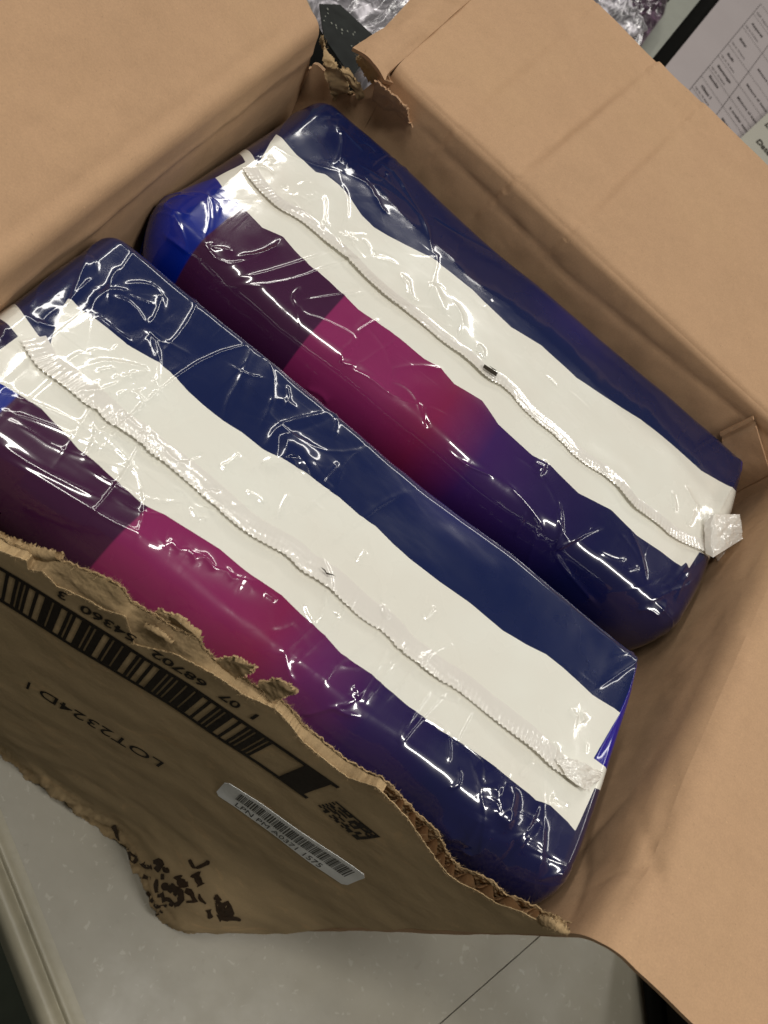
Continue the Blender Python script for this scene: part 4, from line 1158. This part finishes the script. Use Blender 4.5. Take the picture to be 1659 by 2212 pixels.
def sheet_text(s, org, size, xd, yd, h, mat, parent, bold=0, name='printed_text', xs=1.0, maxw=None):
    V, Fc = text2d(s, size, bold, xs=xs)
    if maxw and V[:, 0].max() > maxw: V[:, 0] *= maxw / V[:, 0].max()
    P = np.array([org + xd * a + yd * b for a, b in V]); P = np.concatenate([P, np.full((len(P), 1), h)], 1)
    return mesh(name, wp(P), Fc, mat, parent, smooth=False)
ud = -cdir
heads = ['GP Name', 'Apparel', 'Baby', 'Bulk', 'Beverage', 'Books', 'Class I', 'Blades', 'Misc']
for i, hd in enumerate(heads):
    k0, k1 = rows[i], rows[i + 1]; rh = k1 - k0
    if i == 0: sheet_text(hd, o0 + cdir * (k0 + rh * .75) + rdir * .012, .030, rdir, ud, HB - .003, M_greyink, sheet); continue
    sheet_text(hd, o0 + cdir * (k0 + rh * .45) + rdir * .030, .028, rdir, ud, HB - .003, M_greyink, sheet, bold=.0012)
    if hd != 'Books': sheet_text('Up to 10 items', o0 + cdir * (k0 + rh * .82) + rdir * .012, .017, rdir, ud, HB - .003, M_greyink, sheet, bold=.0004, maxw=cw * .8)
    sheet_text('5 smaller items' if hd in ('Books',) else 'Mixture of items from list', o0 + cdir * (k0 + rh * .6) + rdir * (cw + .03), .024, rdir, ud, HB - .003, M_greyink, sheet, bold=.0008)
form = flat_poly('form_sheet', [(1583, 314), (1559 + 40, 400), (1700, 520), (1900, 420), (1760, 150)], HB - .03, M_paper2, th=.002)
tag(form, 'pale form sheet reading Date and Program, overlapping the table sheet', 'paper')
hh = HB - .033
fd = at(1660, 376, hh)[:2] - at(1617, 326, hh)[:2]; fd /= np.linalg.norm(fd)
fu = np.array([-fd[1], fd[0]])
def ft(s, px, size, xs=.8): sheet_text(s, at(*px, hh)[:2], size, fd, fu, hh, M_darkink, form, bold=.0015, xs=xs)
ft('Program:', (1609, 325), .060, .72)
ft('Date:', (1633, 304), .060, .72)
ft('Lot:', (1652, 268), .060, .72)

# crumpled bags
def bagmat(name, base, tr=.0):
    m = Mat(name); b = np.array(base)
    c = m.ramp(m.noise(28, 4, .6, dist=1.5), [(.35, tuple(b * .5)), (.5, tuple(b)), (.64, tuple(np.minimum(b * 3.2 + .02, .9)))])
    m.set(Base_Color=c, Roughness=.16, Normal=m.bump(m.noise(45, 3, .6, dist=.8), .6, .004))
    m.b.inputs['Coat Weight'].default_value = .6
    return m.m
M_bag = bagmat('dark_purple_bag', srgb(58, 40, 56))
M_clear = bagmat('clear_cloudy_bag', srgb(138, 135, 140))
def bag(name, px_poly_A, px_poly_B, h, mat, seed, amp, label, cat, frq=26):
    A = resample([at(x, y, h) for x, y in px_poly_A], 150); B = resample([at(x, y, h) for x, y in px_poly_B], 150)
    P = np.zeros((150, 120, 3))
    for j, v in enumerate(np.linspace(0, 1, 120)): P[:, j] = A * (1 - v) + B * v
    X, Y = P[..., 0], P[..., 1]
    wx = X + .03 * gn(X * 9, Y * 9, seed + 4); wy = Y + .03 * gn(X * 9, Y * 9, seed + 5)
    r_ = ridge(wx * frq * .5, wy * frq * .14, seed) * .7 + ridge(wx * frq * .9, wy * frq * .3, seed + 1) ** 2 * .3 + fbm(X * 6, Y * 6, 2, seed) * .8
    U0 = np.linspace(0, 1, 150)[:, None]; V0 = np.linspace(0, 1, 120)[None]
    dome = (np.sin(np.pi * U0) * np.sin(np.pi * V0)) ** .4
    P[..., 2] -= amp * r_ * dome + .04 * dome
    o = gridmesh(name, P, mat, None, flip=True)
    return tag(o, label, cat)
bag('plastic_bag', [(1200, -60), (1290, 60), (1372, 118)], [(1330, -160), (1440, -60), (1436, 30)], HB - .10, M_bag, 5, .035, 'crumpled dark purple glossy bag behind the back flap', 'bag')
ctop = bag('plastic_bag', [(1215, -80), (1275, 10), (1352, 88)], [(1275, -120), (1330, -15), (1400, 65)], HB - .16, M_clear, 15, .03, 'narrow cloudy clear plastic wrap lying over the dark purple bag', 'bag', 40)
# clear bag with a dark card seen through the torn corner
HC = 1.45
bag('plastic_bag', [(640, -60), (690, 60), (760, 180), (870, 330)], [(980, -150), (990, -40), (1000, 80), (1000, 260)], HC, M_clear, 33, .035, 'clear crumpled plastic bag seen through the torn corner', 'bag', 16)
card = flat_poly('dark_card', [(690, 8), (735, 10), (805, 75), (812, 100), (795, 118), (760, 168), (700, 80)], HC - .11, plain('dark_green_card', (.012, .014, .013), .6, .15, .4, 60))
tag(card, 'dark printed circuit style card inside the clear bag at the torn corner', 'card')
V, Fc = [], []
r4 = np.random.default_rng(3)
for k in range(16):
    x = r4.uniform(700, 790); y = 20 + (x - 700) * .95 + r4.uniform(-18, 26)
    a = at(x, y, HC - .112); s_ = r4.uniform(.001, .004); t_ = r4.uniform(.001, .0022); d = np.array([.74, -.67]); n_ = np.array([.67, .74])
    i = len(V); q = a[:2]
    V += [(*(q + d * s_ * u + n_ * t_ * v_), HC - .1125) for u, v_ in ((-1, -1), (1, -1), (1, 1), (-1, 1))]; Fc.append((i, i + 1, i + 2, i + 3))
mesh('card_print', wp(np.array(V)), Fc, M_graymetal, card, smooth=False)

# dark shoe on the floor, lower right under the right flap
shoe = thing('black_shoe', at(1440, 2200, HF), 'black rounded shoe on the floor under the right flap', 'shoe')
c0 = at(1500, 2260, HF - .10); ax = at(1480, 2000, HF)[:2] - at(1500, 2400, HF)[:2]; ax /= np.linalg.norm(ax); sd = np.array([-ax[1], ax[0]])
def loft(name, secs, mat, parent, z0, z1, nt_=28):
    P = np.zeros((nt_, len(secs) * 1, 3)); 
    nu = len(secs)
    P = np.zeros((nu, nt_ + 1, 3))
    for i, (t, wd, hg) in enumerate(secs):
        for j in range(nt_ + 1):
            a = 2 * math.pi * j / nt_
            ca, sa = math.cos(a), math.sin(a)
            x = np.sign(ca) * abs(ca) ** .75 * wd; z = (sa * .5 + .5) * hg
            q = c0[:2] + ax * t + sd * x
            P[i, j] = (q[0], q[1], z0 - z)
    return gridmesh(name, P, mat, parent)
loft('sole', [(-.42, .001, .06), (-.41, .07, .06), (-.3, .115, .06), (0, .11, .06), (.2, .135, .06), (.34, .10, .06), (.40, .05, .06), (.41, .001, .06)], M_black, shoe, HF - .001, 0)
loft('upper', [(-.40, .001, .1), (-.39, .06, .28), (-.3, .10, .34), (-.1, .10, .32), (.1, .115, .22), (.24, .115, .16), (.33, .085, .13), (.38, .04, .09), (.39, .001, .05)], plain('black_shoe_leather', (.010, .009, .008), .9, .08), shoe, HF - .05, 0)
